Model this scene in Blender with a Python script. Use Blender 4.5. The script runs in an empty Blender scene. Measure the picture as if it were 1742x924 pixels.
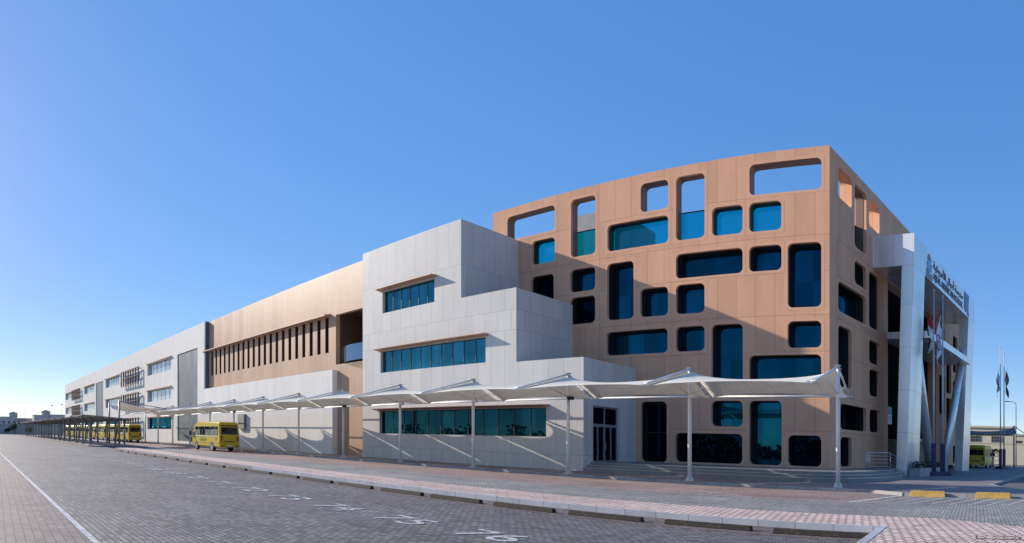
import bpy, bmesh, math, random
from mathutils import Matrix, Vector
random.seed(7)
sc = bpy.context.scene
COL = sc.collection
R = math.radians

# ---------------------------------------------------------------- camera
# Hand-held stitched panorama: cylindrical projection, 1742 px wide at 1086 px per radian,
# horizon running about 1.7 degrees out of level (a property of the stitched picture, so of the lens here).
F, SKEW, EYE = 1086.0, 0.0297, 1.645
cd = bpy.data.cameras.new('camera')
cam = bpy.data.objects.new('camera', cd)
COL.objects.link(cam)
cd.type = 'PANO'
cd.panorama_type = 'CENTRAL_CYLINDRICAL'
cd.central_cylindrical_range_u_min = -871 / F
cd.central_cylindrical_range_u_max = 871 / F
cd.central_cylindrical_range_v_min = (752.75 - 924) / F
cd.central_cylindrical_range_v_max = 752.75 / F
cd.clip_end = 6000
YAW = (871 - 1661) / F
cam.location = (0, 0, EYE)
cam.rotation_euler = (math.pi / 2, 0, -YAW)
sc.camera = cam

# ---------------------------------------------------------------- light
SUN_AZ, SUN_EL = 74.5, 22.0          # sun stands to the left, a little behind the camera
w = bpy.data.worlds.new('World')
sc.world = w
w.use_nodes = True
wn = w.node_tree
sky = wn.nodes.new('ShaderNodeTexSky')
sky.sky_type = 'NISHITA'
sky.sun_disc = False
sky.sun_elevation = R(SUN_EL)
sky.sun_rotation = R(180 + SUN_AZ)
sky.air_density = 0.75
sky.dust_density = 0.12
sky.ozone_density = 3.6
hs = wn.nodes.new('ShaderNodeHueSaturation')
hs.inputs['Saturation'].default_value = 2.15
hs.inputs['Hue'].default_value = .516
hs.inputs['Value'].default_value = 2.42
gm = wn.nodes.new('ShaderNodeGamma')
gm.inputs[1].default_value = .36
wn.links.new(sky.outputs[0], gm.inputs[0])
wn.links.new(gm.outputs[0], hs.inputs['Color'])
wn.links.new(hs.outputs[0], wn.nodes['Background'].inputs[0])
wn.nodes['Background'].inputs[1].default_value = .13
sl = bpy.data.lights.new('sun', 'SUN')
sl.energy = 4.0
sl.angle = R(0.5)
sl.color = (1.0, 0.90, 0.78)
sun = bpy.data.objects.new('sun', sl)
COL.objects.link(sun)
sd = Vector((math.sin(R(SUN_AZ)) * math.cos(R(SUN_EL)), math.cos(R(SUN_AZ)) * math.cos(R(SUN_EL)), -math.sin(R(SUN_EL))))
sun.rotation_euler = sd.to_track_quat('-Z', 'Y').to_euler()
sun.location = (-40, -20, 40)
sc.view_settings.view_transform = 'Standard'
sc.view_settings.look = 'None'
sc.view_settings.exposure = 0.68
sc.view_settings.gamma = 1

# ---------------------------------------------------------------- helpers: objects
def tag(o, label=None, cat=None, group=None, kind=None):
    if label: o['label'] = label
    if cat: o['category'] = cat
    if group: o['group'] = group
    if kind: o['kind'] = kind
    return o

def empty(name, loc=(0, 0, 0), rz=0.0):
    o = bpy.data.objects.new(name, None)
    COL.objects.link(o)
    o.empty_display_size = .3
    o.location = loc
    o.rotation_euler = (0, 0, rz)
    return o

def origin(o):
    v = Vector((0, 0, 0))
    while o is not None:
        v += Vector(o.location)
        o = o.parent
    return v

def kids(o):
    return [c for c in bpy.data.objects if c.parent == o]

def copy_tree(o, parent=None):
    c = o.copy()
    COL.objects.link(c)
    c.parent = parent
    for ch in kids(o):
        copy_tree(ch, c)
    return c

class MB:
    """collects shapes and links them as ONE mesh object"""
    def __init__(s):
        s.bm = bmesh.new()
    def poly(s, pts, mi=0):
        f = s.bm.faces.new([s.bm.verts.new(p) for p in pts])
        f.material_index = mi
        return f
    def box(s, x0, x1, y0, y1, z0, z1, mi=0):
        v = [s.bm.verts.new(p) for p in ((x0, y0, z0), (x1, y0, z0), (x1, y1, z0), (x0, y1, z0), (x0, y0, z1), (x1, y0, z1), (x1, y1, z1), (x0, y1, z1))]
        for q in ((3, 2, 1, 0), (4, 5, 6, 7), (0, 1, 5, 4), (1, 2, 6, 5), (2, 3, 7, 6), (3, 0, 4, 7)):
            s.bm.faces.new([v[i] for i in q]).material_index = mi
        return s
    def hexa(s, b, t, mi=0):
        """solid from a bottom ring and a top ring of equal length"""
        n = len(b)
        vb = [s.bm.verts.new(p) for p in b]
        vt = [s.bm.verts.new(p) for p in t]
        s.bm.faces.new(vb[::-1]).material_index = mi
        s.bm.faces.new(vt).material_index = mi
        for i in range(n):
            s.bm.faces.new([vb[i], vb[(i + 1) % n], vt[(i + 1) % n], vt[i]]).material_index = mi
        return s
    def prism(s, pts, z0, z1, mi=0):
        return s.hexa([(x, y, z0) for x, y in pts], [(x, y, z1) for x, y in pts], mi)
    def tube(s, p, q, r, r2=None, n=10, mi=0):
        p, q = Vector(p), Vector(q)
        r2 = r if r2 is None else r2
        d = (q - p).normalized()
        a = d.orthogonal().normalized()
        b = d.cross(a)
        ring = lambda c, rr: [c + a * rr * math.cos(2 * math.pi * i / n) + b * rr * math.sin(2 * math.pi * i / n) for i in range(n)]
        A = [s.bm.verts.new(v) for v in ring(p, r)]
        B = [s.bm.verts.new(v) for v in ring(q, r2)]
        for i in range(n):
            f = s.bm.faces.new([A[i], A[(i + 1) % n], B[(i + 1) % n], B[i]])
            f.smooth = True
            f.material_index = mi
        s.bm.faces.new(A[::-1]).material_index = mi
        s.bm.faces.new(B).material_index = mi
        return s
    def path(s, pts, r, n=8):
        for a, b in zip(pts, pts[1:]):
            s.tube(a, b, r, n=n)
        return s
    def ball(s, c, r, sz=1.0):
        m = Matrix.Translation(c) @ Matrix.Diagonal((1, 1, sz, 1))
        for f in bmesh.ops.create_icosphere(s.bm, subdivisions=2, radius=r, matrix=m)['verts']:
            for g in f.link_faces: g.smooth = True
        return s
    def grid(s, P, smooth=True, mi=None):
        """P[i][j] points"""
        V = [[s.bm.verts.new(p) for p in row] for row in P]
        for i in range(len(V) - 1):
            for j in range(len(V[0]) - 1):
                f = s.bm.faces.new([V[i][j], V[i + 1][j], V[i + 1][j + 1], V[i][j + 1]])
                f.smooth = smooth
                if mi: f.material_index = mi(i, j)
        return s
    def bevel(s, w, seg=2):
        bmesh.ops.bevel(s.bm, geom=list(s.bm.edges), offset=w, segments=seg, affect='EDGES', profile=.5)
        return s
    def build(s, name, mats, parent=None, world=False, normals=True):
        if normals: bmesh.ops.recalc_face_normals(s.bm, faces=list(s.bm.faces))
        me = bpy.data.meshes.new(name)
        if world and parent is not None:
            bmesh.ops.translate(s.bm, verts=list(s.bm.verts), vec=-origin(parent))
        s.bm.to_mesh(me)
        s.bm.free()
        for m in (mats if isinstance(mats, (list, tuple)) else [mats]):
            me.materials.append(m)
        o = bpy.data.objects.new(name, me)
        COL.objects.link(o)
        o.parent = parent
        return o

def rrect(x0, x1, z0, z1, r, seg=6):
    pts = []
    for cx, cz, a0 in ((x1 - r, z1 - r, 0), (x0 + r, z1 - r, 90), (x0 + r, z0 + r, 180), (x1 - r, z0 + r, 270)):
        for k in range(seg + 1):
            a = R(a0 + 90 * k / seg)
            pts.append((cx + r * math.cos(a), cz + r * math.sin(a)))
    return pts

def sheet(loops, thick):
    """flat plate in local x / z with holes; front face at y=0, back at y=thick; returns a mesh"""
    c = bpy.data.curves.new('outline', 'CURVE')
    c.dimensions = '2D'
    c.fill_mode = 'BOTH'
    c.extrude = thick / 2
    for lp in loops:
        sp = c.splines.new('POLY')
        sp.points.add(len(lp) - 1)
        for p, (x, z) in zip(sp.points, lp):
            p.co = (x, z, 0, 1)
        sp.use_cyclic_u = True
    o = bpy.data.objects.new('outline', c)
    COL.objects.link(o)
    dg = bpy.context.evaluated_depsgraph_get()
    me = bpy.data.meshes.new_from_object(o.evaluated_get(dg))
    bpy.data.objects.remove(o)
    bpy.data.curves.remove(c)
    # curve plane xy -> x z, extrusion z -> -y
    me.transform(Matrix(((1, 0, 0, 0), (0, 0, -1, thick / 2), (0, 1, 0, 0), (0, 0, 0, 1))))
    bm = bmesh.new(); bm.from_mesh(me)
    bmesh.ops.remove_doubles(bm, verts=list(bm.verts), dist=1e-4)
    bm.to_mesh(me); bm.free()
    for p in me.polygons: p.use_smooth = False
    return me

def bars(name, x0, x1, y0, y1, z0, z1, nx, nz, bw, mat, parent):
    """one connected lattice of bars (window frame, screen): nx by nz openings; y0 front face, y1 back"""
    loops = [[(x0, z0), (x1, z0), (x1, z1), (x0, z1)]]
    for i in range(nx):
        for j in range(nz):
            a = x0 + bw + (x1 - x0 - bw) * i / nx; e = x0 + (x1 - x0 - bw) * (i + 1) / nx
            c = z0 + bw + (z1 - z0 - bw) * j / nz; d = z0 + (z1 - z0 - bw) * (j + 1) / nz
            loops.append([(a, c), (e, c), (e, d), (a, d)])
    return mesh_obj(name, sheet(loops, y1 - y0), mat, parent, Vector((0, y0, 0)))

def mesh_obj(name, me, mat, parent=None, loc=(0, 0, 0)):
    me.name = name
    me.materials.clear()
    me.materials.append(mat)
    o = bpy.data.objects.new(name, me)
    COL.objects.link(o)
    o.parent = parent
    o.location = loc
    return o

def text_mesh(body, size, extrude=.01, align='CENTER', offset=0.0):
    c = bpy.data.curves.new('lettering', 'FONT')
    c.body = body
    c.size = size
    c.extrude = extrude
    c.align_x = align
    c.offset = offset
    o = bpy.data.objects.new('lettering', c)
    COL.objects.link(o)
    dg = bpy.context.evaluated_depsgraph_get()
    me = bpy.data.meshes.new_from_object(o.evaluated_get(dg))
    bpy.data.objects.remove(o)
    bpy.data.curves.remove(c)
    return me

def fit_mesh(me, x0, x1, y0, y1):
    xs = [v.co.x for v in me.vertices]; ys = [v.co.y for v in me.vertices]
    if not xs: return me
    sx = (x1 - x0) / max(1e-6, max(xs) - min(xs)); sy = (y1 - y0) / max(1e-6, max(ys) - min(ys))
    mx, my = min(xs), min(ys)
    for v in me.vertices:
        v.co.x = x0 + (v.co.x - mx) * sx
        v.co.y = y0 + (v.co.y - my) * sy
    return me

# ---------------------------------------------------------------- helpers: materials
class NT:
    def __init__(s, name):
        s.m = bpy.data.materials.new(name)
        s.m.use_nodes = True
        s.t = s.m.node_tree
        s.p = s.t.nodes['Principled BSDF']
        s.out = s.t.nodes['Material Output']
    def n(s, kind, **kw):
        o = s.t.nodes.new('ShaderNode' + kind)
        for k, v in kw.items(): setattr(o, k, v)
        return o
    def link(s, a, b): s.t.links.new(a, b)
    def put(s, sock, v):
        if hasattr(v, 'links') or hasattr(v, 'is_linked'): s.link(v, sock)
        else: sock.default_value = v
    def math(s, op, a, b=0.0, c=None, clamp=False):
        o = s.n('Math', operation=op, use_clamp=clamp)
        s.put(o.inputs[0], a); s.put(o.inputs[1], b)
        if c is not None: s.put(o.inputs[2], c)
        return o.outputs[0]
    def mix(s, fac, a, b, blend='MIX'):
        o = s.n('MixRGB', blend_type=blend)
        for i, v in enumerate((fac, a, b)):
            if isinstance(v, tuple) and len(v) == 3: v = (*v, 1)
            s.put(o.inputs[i], v)
        return o.outputs[0]
    def coord(s):
        c = s.n('TexCoord')
        return c.outputs['Object']
    def xyz(s, v):
        o = s.n('SeparateXYZ'); s.link(v, o.inputs[0]); return o.outputs
    def comb(s, x, y, z=0.0):
        o = s.n('CombineXYZ')
        for i, v in enumerate((x, y, z)): s.put(o.inputs[i], v)
        return o.outputs[0]
    def noise(s, v, scale, detail=3, rough=.55):
        o = s.n('TexNoise'); s.link(v, o.inputs['Vector'])
        o.inputs['Scale'].default_value = scale; o.inputs['Detail'].default_value = detail; o.inputs['Roughness'].default_value = rough
        return o.outputs['Fac']
    def ramp(s, v, lo, hi, a=0.0, b=1.0):
        o = s.n('MapRange'); s.link(v, o.inputs[0])
        for i, q in enumerate((lo, hi, a, b)): o.inputs[i + 1].default_value = q
        return o.outputs[0]
    def bump(s, h, strength=.3, dist=.01):
        o = s.n('Bump'); s.link(h, o.inputs['Height'])
        o.inputs['Strength'].default_value = strength; o.inputs['Distance'].default_value = dist
        s.link(o.outputs[0], s.p.inputs['Normal'])
    def base(s, col=None, rough=.5, metal=0.0, spec=None):
        if col is not None:
            s.put(s.p.inputs['Base Color'], (*col, 1) if isinstance(col, tuple) and len(col) == 3 else col)
        s.put(s.p.inputs['Roughness'], rough)
        s.p.inputs['Metallic'].default_value = metal
        if spec is not None: s.p.inputs['Specular IOR Level'].default_value = spec
        return s.m

def plain(name, col, rough=.5, metal=0.0, var=.08, scale=3.0, spec=None):
    t = NT(name)
    nz = t.noise(t.coord(), scale, 4)
    f = t.ramp(nz, .3, .7, 1 - var, 1 + var)
    c = t.mix(1.0, col, t.comb(f, f, f), 'MULTIPLY')
    return t.base(c, rough, metal, spec)

def panels(name, col, pitch, zs, seam=.022, dark=.5, var=.05, stagger=0.0, uoff=0.0, rough=.4, metal=0.0, dirt=.08, vert=True, spec=.3):
    """cladding: vertical joints every pitch along the wall (x+y), horizontal joints at heights zs; each panel a shade of its own"""
    t = NT(name)
    co = t.coord()
    x, y, z = t.xyz(co)
    u = t.math('ADD', t.math('ADD', x, y), uoff)
    row = 0.0
    line = None
    for zi in zs:
        row = t.math('ADD', row, t.math('GREATER_THAN', z, zi))
        l = t.math('LESS_THAN', t.math('ABSOLUTE', t.math('SUBTRACT', z, zi)), seam / 2)
        line = l if line is None else t.math('MAXIMUM', line, l)
    u2 = t.math('ADD', u, t.math('MULTIPLY', row, stagger))
    q = t.math('DIVIDE', u2, pitch)
    cell = t.math('FLOOR', q)
    if vert:
        lv = t.math('LESS_THAN', t.math('FRACT', q), seam / pitch)
        line = lv if line is None else t.math('MAXIMUM', line, lv)
    wn_ = t.n('TexWhiteNoise'); t.link(t.comb(cell, row, 3.0), wn_.inputs['Vector'])
    f = t.ramp(wn_.outputs['Value'], 0, 1, 1 - var, 1 + var)
    d = t.noise(t.comb(t.math('MULTIPLY', u, 1.0), t.math('MULTIPLY', z, .25), 0.0), .9, 4)
    f = t.math('MULTIPLY', f, t.ramp(d, .3, .75, 1 + dirt * .3, 1 - dirt))
    c = t.mix(1.0, col, t.comb(f, f, f), 'MULTIPLY')
    c = t.mix(t.math('MULTIPLY', line, dark), c, (.03, .03, .03))
    rg = t.math('ADD', rough, t.ramp(wn_.outputs['Value'], 0, 1, -.05, .05))
    return t.base(c, rg, metal, spec)

def pavers(name, c1, c2, joint, bw=.2, bh=.1, rot=0.0, stain=.25, patch=None, jw=.008, jd=1.0):
    t = NT(name)
    co = t.coord()
    mp = t.n('Mapping'); t.link(co, mp.inputs[0]); mp.inputs['Rotation'].default_value = (0, 0, rot)
    b = t.n('TexBrick', offset=.5)
    t.link(mp.outputs[0], b.inputs['Vector'])
    b.inputs['Color1'].default_value = (*c1, 1); b.inputs['Color2'].default_value = (*c2, 1); b.inputs['Mortar'].default_value = (*joint, 1)
    b.inputs['Scale'].default_value = 1; b.inputs['Mortar Size'].default_value = jw
    b.inputs['Mortar Smooth'].default_value = .2; b.inputs['Bias'].default_value = 0
    b.inputs['Brick Width'].default_value = bw; b.inputs['Row Height'].default_value = bh
    c = b.outputs['Color']
    n1 = t.noise(co, .35, 5, .6)
    n2 = t.noise(co, 6.0, 3)
    n3 = t.noise(co, .09, 3)
    f = t.math('MULTIPLY', t.ramp(n1, .3, .7, 1 - stain, 1 + stain * .5), t.ramp(n2, .3, .7, .9, 1.1))
    f = t.math('MULTIPLY', f, t.ramp(n3, .35, .65, 1 - stain * .35, 1 + stain * .25))
    c = t.mix(1.0, c, t.comb(f, f, f), 'MULTIPLY')
    tr = t.noise(t.comb(t.math('MULTIPLY', t.xyz(co)[0], .06), t.xyz(co)[1], 0.0), .9, 3)
    sp = t.noise(co, 1.7, 2)
    k_ = t.math('MULTIPLY', t.ramp(tr, .54, .66, 1, .86), t.ramp(sp, .66, .74, 1, .62))
    c = t.mix(1.0, c, t.comb(k_, k_, k_), 'MULTIPLY')
    if patch:
        c = t.mix(t.ramp(t.noise(co, .55, 2), .56, .66, 0, .5), c, patch)
    t.bump(b.outputs['Fac'], -.5 * jd, .01)
    return t.base(c, .75, 0, .35)

def glass(name, tint, dark, fac, rough=.015):
    """coated window glass over a dark room"""
    t = NT(name)
    g = t.n('BsdfGlossy'); g.inputs['Color'].default_value = (*tint, 1); g.inputs['Roughness'].default_value = rough
    d = t.n('BsdfDiffuse'); d.inputs['Color'].default_value = (*dark, 1)
    x, y, z = t.xyz(t.coord())
    wq = t.n('TexWhiteNoise'); t.link(t.comb(t.math('FLOOR', t.math('DIVIDE', t.math('ADD', x, y), 1.17)), t.math('FLOOR', t.math('DIVIDE', z, 2.6)), 1.0), wq.inputs['Vector'])
    big = t.ramp(t.noise(t.coord(), .22, 2), .35, .65, .75, 1.2)
    fac = t.math('MULTIPLY', t.math('MULTIPLY', t.ramp(wq.outputs['Value'], 0, 1, .68, 1.25), big), fac)
    lw = t.n('LayerWeight'); lw.inputs['Blend'].default_value = .25
    f = t.math('ADD', fac, t.math('MULTIPLY', lw.outputs['Fresnel'], .5), clamp=True)
    m = t.n('MixShader'); t.link(f, m.inputs[0]); t.link(d.outputs[0], m.inputs[1]); t.link(g.outputs[0], m.inputs[2])
    t.link(m.outputs[0], t.out.inputs[0])
    return t.m

def tinted(name, tint, fac=.06):
    """see-through tinted glass"""
    t = NT(name)
    a = t.n('BsdfTransparent'); a.inputs['Color'].default_value = (*tint, 1)
    g = t.n('BsdfGlossy'); g.inputs['Roughness'].default_value = .02; g.inputs['Color'].default_value = (.6, .8, 1, 1)
    m = t.n('MixShader'); m.inputs[0].default_value = fac
    t.link(a.outputs[0], m.inputs[1]); t.link(g.outputs[0], m.inputs[2])
    t.link(m.outputs[0], t.out.inputs[0])
    return t.m

def fabric(name, col, trans=.3):
    t = NT(name)
    nz = t.noise(t.coord(), 1.5, 4)
    f = t.ramp(nz, .3, .7, .93, 1.05)
    c = t.mix(1.0, col, t.comb(f, f, f), 'MULTIPLY')
    sx = t.math('LESS_THAN', t.math('FRACT', t.math('DIVIDE', t.xyz(t.coord())[0], 1.2)), .03)
    c = t.mix(t.math('MULTIPLY', sx, .25), c, (.2, .19, .17))
    c = t.mix(t.ramp(t.noise(t.coord(), .7, 5, .7), .5, .75, 0, .14), c, (.45, .38, .29))
    t.bump(t.noise(t.comb(t.math('MULTIPLY', t.xyz(t.coord())[0], 2.2), t.math('MULTIPLY', t.xyz(t.coord())[1], .5), 0.0), 1.5, 3), .5, .03)
    t.base(c, .7, 0, .2)
    tr = t.n('BsdfTranslucent'); t.link(c, tr.inputs['Color'])
    m = t.n('MixShader'); m.inputs[0].default_value = trans
    t.link(t.p.outputs[0], m.inputs[1]); t.link(tr.outputs[0], m.inputs[2])
    hole = t.n('BsdfTransparent')                      # knitted shade net: a share of the light goes straight through the mesh
    m2 = t.n('MixShader'); m2.inputs[0].default_value = .22
    t.link(m.outputs[0], m2.inputs[1]); t.link(hole.outputs[0], m2.inputs[2])
    t.link(m2.outputs[0], t.out.inputs[0])
    return t.m

COPPER = (.70, .388, .242)
ZROWS = [2.93, 5.36, 8.16, 10.58, 13.40, 15.80, 18.60]
M = dict(
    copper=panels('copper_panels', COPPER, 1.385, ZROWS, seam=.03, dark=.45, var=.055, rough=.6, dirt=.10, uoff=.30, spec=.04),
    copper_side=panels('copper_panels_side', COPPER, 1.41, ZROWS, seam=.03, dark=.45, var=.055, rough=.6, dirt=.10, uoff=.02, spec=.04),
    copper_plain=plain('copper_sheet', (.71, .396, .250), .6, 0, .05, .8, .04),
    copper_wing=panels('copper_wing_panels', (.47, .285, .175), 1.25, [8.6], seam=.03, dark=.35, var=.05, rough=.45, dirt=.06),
    white=panels('white_panels', (.60, .58, .545), 1.32, [.92, 5.05, 9.62, 11.05, 15.15], seam=.028, dark=.42, var=.05, stagger=.66, rough=.5, dirt=.07, spec=.12),
    white_wall=panels('white_render', (.80, .765, .70), 3.4, [5.1, 8.45, 10.6, 15.8], seam=.02, dark=.10, var=.03, stagger=1.2, rough=.7, dirt=.10, spec=.05),
    portal=panels('portal_panels', (.93, .91, .875), 1.5, [3.2, 6.4, 9.6, 12.8, 15.72], seam=.03, dark=.4, var=.05, rough=.3, dirt=.05, metal=.55),
    blue_panel=panels('blue_grey_panels', (.105, .13, .155), 1.7, [3, 6, 9, 12], seam=.02, dark=.25, var=.05, rough=.45),
    concrete=plain('concrete', (.36, .35, .34), .8, 0, .15, 1.2),
    roof=plain('roof_felt', (.30, .29, .28), .9, 0, .1, 1.0),
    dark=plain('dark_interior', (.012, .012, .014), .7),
    glass=glass('blue_glass', (.015, .25, .42), (.001, .010, .018), .20),
    glass_low=glass('dark_glass', (.03, .08, .22), (.001, .002, .006), .05),
    glass_shop=glass('ground_floor_glass', (.06, .34, .50), (.001, .008, .014), .10),
    glass_office=glass('teal_glass', (.10, .46, .60), (.004, .03, .045), .30),
    glass_pale=glass('pale_glass', (.80, .86, .90), (.40, .44, .46), .30),
    glass_terrace=tinted('terrace_glass', (.0, .70, .76)),
    glass_rail=tinted('balustrade_glass', (.62, .80, .78), .30),
    alu=plain('window_aluminium', (.30, .33, .36), .4, .3, .05),
    lining=plain('shade_brown_lining', (.17, .10, .075), .5, 0, .05),  # brown carries the shade of the open reveals in its colour
    frame_dark=plain('dark_window_frame', (.05, .065, .075), .4, .2, .05),
    black=plain('black_gasket', (.015, .015, .018), .5),
    hood=plain('copper_hood', (.42, .24, .16), .45, 0, .05),
    fin=plain('louvre_fins', (.17, .095, .07), .5, 0, .08),
    brown=plain('brown_fins', (.075, .036, .026), .5, 0, .08),
    steel=plain('white_steel', (.80, .77, .71), .4, 0, .06, 6),
    steel_grey=plain('grey_steel', (.30, .29, .27), .45, .1, .08, 6),
    rail=plain('stainless_rail', (.55, .56, .57), .3, .7, .05),
    membrane=fabric('shade_membrane', (.92, .88, .78), .14),
    membrane_dark=fabric('car_shade_membrane', (.30, .27, .24), .08),
    pav_grey=pavers('grey_pavers', (.127, .114, .106), (.272, .247, .229), (.045, .04, .04), .22, .12, 0, .26, (.150, .124, .128), .015),
    pav_lane=pavers('lane_pavers', (.26, .248, .225), (.39, .37, .335), (.11, .10, .09), .22, .11, R(90), .28, None, .010),
    pav_pink=pavers('pink_pavers', (.70, .51, .42), (.90, .71, .60), (.16, .10, .08), .22, .20, R(18), .16, None, .022),
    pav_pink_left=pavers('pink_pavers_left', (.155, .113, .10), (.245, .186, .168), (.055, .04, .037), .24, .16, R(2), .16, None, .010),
    pav_red=pavers('reddish_pavers', (.31, .22, .20), (.42, .32, .29), (.12, .095, .085), .22, .11, R(90), .2, None, .010),
    pav_walk=pavers('walk_pavers', (.24, .21, .205), (.32, .285, .275), (.11, .09, .09), .22, .11, R(45), .2, None, .010),
    kerb=panels('kerb_blocks', (.44, .45, .47), .9, [], seam=.025, dark=.5, var=.10, rough=.8, dirt=.2),
    kerb_worn=panels('kerb_blocks_worn', (.36, .345, .335), .9, [], seam=.03, dark=.5, var=.12, rough=.85, dirt=.25),
    terrace=plain('terrace_stone', (.23, .215, .20), .6, 0, .1, 2),
    nosing=plain('step_nosing_stone', (.42, .40, .37), .6, 0, .1, 3),
    sand=plain('sandy_ground', (.36, .30, .23), .9, 0, .15, .3),
    yellow_bus=plain('yellow_bus_paint', (.62, .43, .02), .3, 0, .06, 4),
    yellow_kerb=plain('yellow_kerb_paint', (.50, .31, .075), .75, 0, .22, 5),
    bus_glass=glass('bus_glass', (.55, .6, .62), (.012, .014, .018), .22),
    bus_glass_rear=glass('bus_rear_glass', (.4, .45, .5), (.004, .005, .008), .08),
    tyre=plain('rubber', (.02, .02, .02), .8),
    rim=plain('wheel_rim', (.42, .42, .42), .4, .4),
    red=plain('red_lamp', (.35, .03, .02), .3),
    amber=plain('amber_lamp', (.60, .22, .03), .3),
    chrome=plain('bumper_grey', (.22, .20, .12), .5),
    sign_brown=plain('bus_lettering', (.16, .05, .03), .6),
    mirror=plain('mirror_black', (.03, .05, .04), .4),
    stop=None, line=None,
    blue_base=plain('navy_paint', (.006, .008, .07), .4, 0, .08),
    pole=plain('flagpole_paint', (.55, .55, .56), .35, .2, .05),
    fred=plain('flag_red', (.62, .012, .03), .75), fgreen=plain('flag_green', (.0, .20, .09), .75),
    fwhite=plain('flag_white', (.80, .78, .84), .75), fblack=plain('flag_black', (.012, .014, .03), .75), fpurple=plain('flag_purple', (.22, .10, .36), .75),
    sign_dark=plain('sign_lettering', (.055, .06, .085), .4), sign_blue=plain('sign_blue', (.03, .13, .36), .35), sign_grey=plain('sign_grey', (.20, .21, .22), .4), sign_sky=plain('sign_light_blue', (.20, .42, .62), .4),
    leaf=plain('leaf', (.045, .075, .03), .6, 0, .3, 9), leaf_dry=plain('palm_leaf', (.10, .12, .055), .6, 0, .3, 9),
    bark=plain('bark', (.16, .12, .09), .9, 0, .2, 8),
    flower=plain('flower', (.7, .66, .6), .7),
    soil=plain('soil', (.06, .045, .035), .9),
    villa=plain('villa_render', (.55, .47, .42), .9, 0, .08, .2), villa_roof=plain('villa_roof', (.34, .25, .22), .9, 0, .1, .3),
    villa_win=plain('villa_window', (.05, .055, .065), .4),
    cream=plain('cream_render', (.62, .55, .40), .85, 0, .06, .4), grey_box=plain('grey_green_box', (.20, .21, .17), .6),
    lamp_dark=plain('lamp_metal', (.06, .06, .065), .5), solar=plain('roof_unit_metal', (.22, .23, .25), .5, .2),
    teal_sign=plain('notice_teal', (.03, .22, .22), .5), sign_white=plain('notice_white', (.6, .6, .58), .6),
    tan_wall=plain('inner_tan_wall', (.30, .21, .12), .8),
)
def worn(name, col, under, lo, hi, scale):
    t = NT(name)
    co = t.coord()
    f = t.ramp(t.noise(co, scale, 5, .7), lo, hi, 0, 1)
    return t.base(t.mix(f, col, under), .8, 0, .3)
M['line'] = worn('road_paint', (.62, .61, .59), (.20, .19, .19), .42, .66, 9)
M['stop'] = worn('weathered_stop', (.032, .026, .02), (.12, .10, .065), .54, .78, 9)

# ---------------------------------------------------------------- ground
Z = -.14                                                     # carriageway level; the footways are the zero level
def slab(name, pts, z, mat, depth=None, kind='structure'):
    b = MB()
    if depth: b.prism(pts, z - depth, z)
    else: b.poly([(x, y, z) for x, y in pts])
    o = b.build(name, mat)
    if not depth and o.data.polygons[0].normal.z < 0: o.data.flip_normals()
    return tag(o, kind=kind)

ground = slab('ground', [(-3000, -3000), (3000, -3000), (3000, 3000), (-3000, 3000)], Z - .03, M['sand'])
# the panorama's out-of-level horizon: the lens, not the place, leans
right = Vector((math.cos(YAW), -math.sin(YAW), 0))
S = Matrix.Identity(4)
for i in range(3): S[2][i] += SKEW * right[i]
T = Matrix.Translation(cam.location)
cam.parent = ground
cam.matrix_parent_inverse = T @ S @ T.inverted()

slab('road', [(-225, -60), (70, -60), (70, 160), (-225, 160)], Z, M['pav_grey'])
curve_edge = [(-1.9, 16.35), (-.9, 16.3), (0, 15.7), (1.1, 14.7), (2.4, 13.0), (4.5, 9.5), (6, 5), (7, -20)]
lane_pts = [(-160, 16.2), (-1.9, 16.2), (0, 15.6), (1.0, 14.6), (2.3, 12.9), (4.4, 9.4), (6, 4.9), (9, 4.9), (40, 10), (40, 30.5), (-160, 30.5)]
slab('service_road', lane_pts, Z + .004, M['pav_lane'])
slab('bay_strip', [(-100, 21.95), (-3.6, 21.95), (-3.6, 28.6), (-100, 28.6)], Z + .008, M['pav_red'])
slab('near_footway', [(-225, -40), (-2.2, -40), (-2.2, 1.88), (-225, 1.88)], Z + .004, M['pav_pink_left'])
# pink island strip with kerb, widening into the plateau the camera stands on
isl = [(-62, 14.12), (-1.98, 14.12), (-1.98, -20), (7, -20)] + [(x, y) for x, y in curve_edge[::-1][1:]] + [(-62, 16.35), (-64, 15.2)]
slab('island_footway', isl, 0, M['pav_pink'], .2)
def strip(name, y0, y1, x0, x1, z0, z1, mat):
    b = MB().box(x0, x1, y0, y1, z0, z1)
    return tag(b.build(name, mat), kind='structure')
strip('kerb', 14.0, 14.117, -30, -1.85, Z - .1, .006, M['kerb'])
strip('kerb', 14.0, 14.117, -62, -30.003, Z - .1, .006, M['kerb_worn'])
b = MB().box(-2.16, -1.983, -20, 13.997, Z - .1, .008)
tag(b.build('kerb', M['kerb']), kind='structure')
strip('kerb', 16.353, 16.45, -62, -1.9, Z - .1, -.06, M['kerb_worn'])
slab('island_gutter', [(-62, 12.6), (-2.17, 12.6), (-2.17, 13.99), (-62, 13.99)], Z + .004, M['pav_pink_left'])
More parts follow.
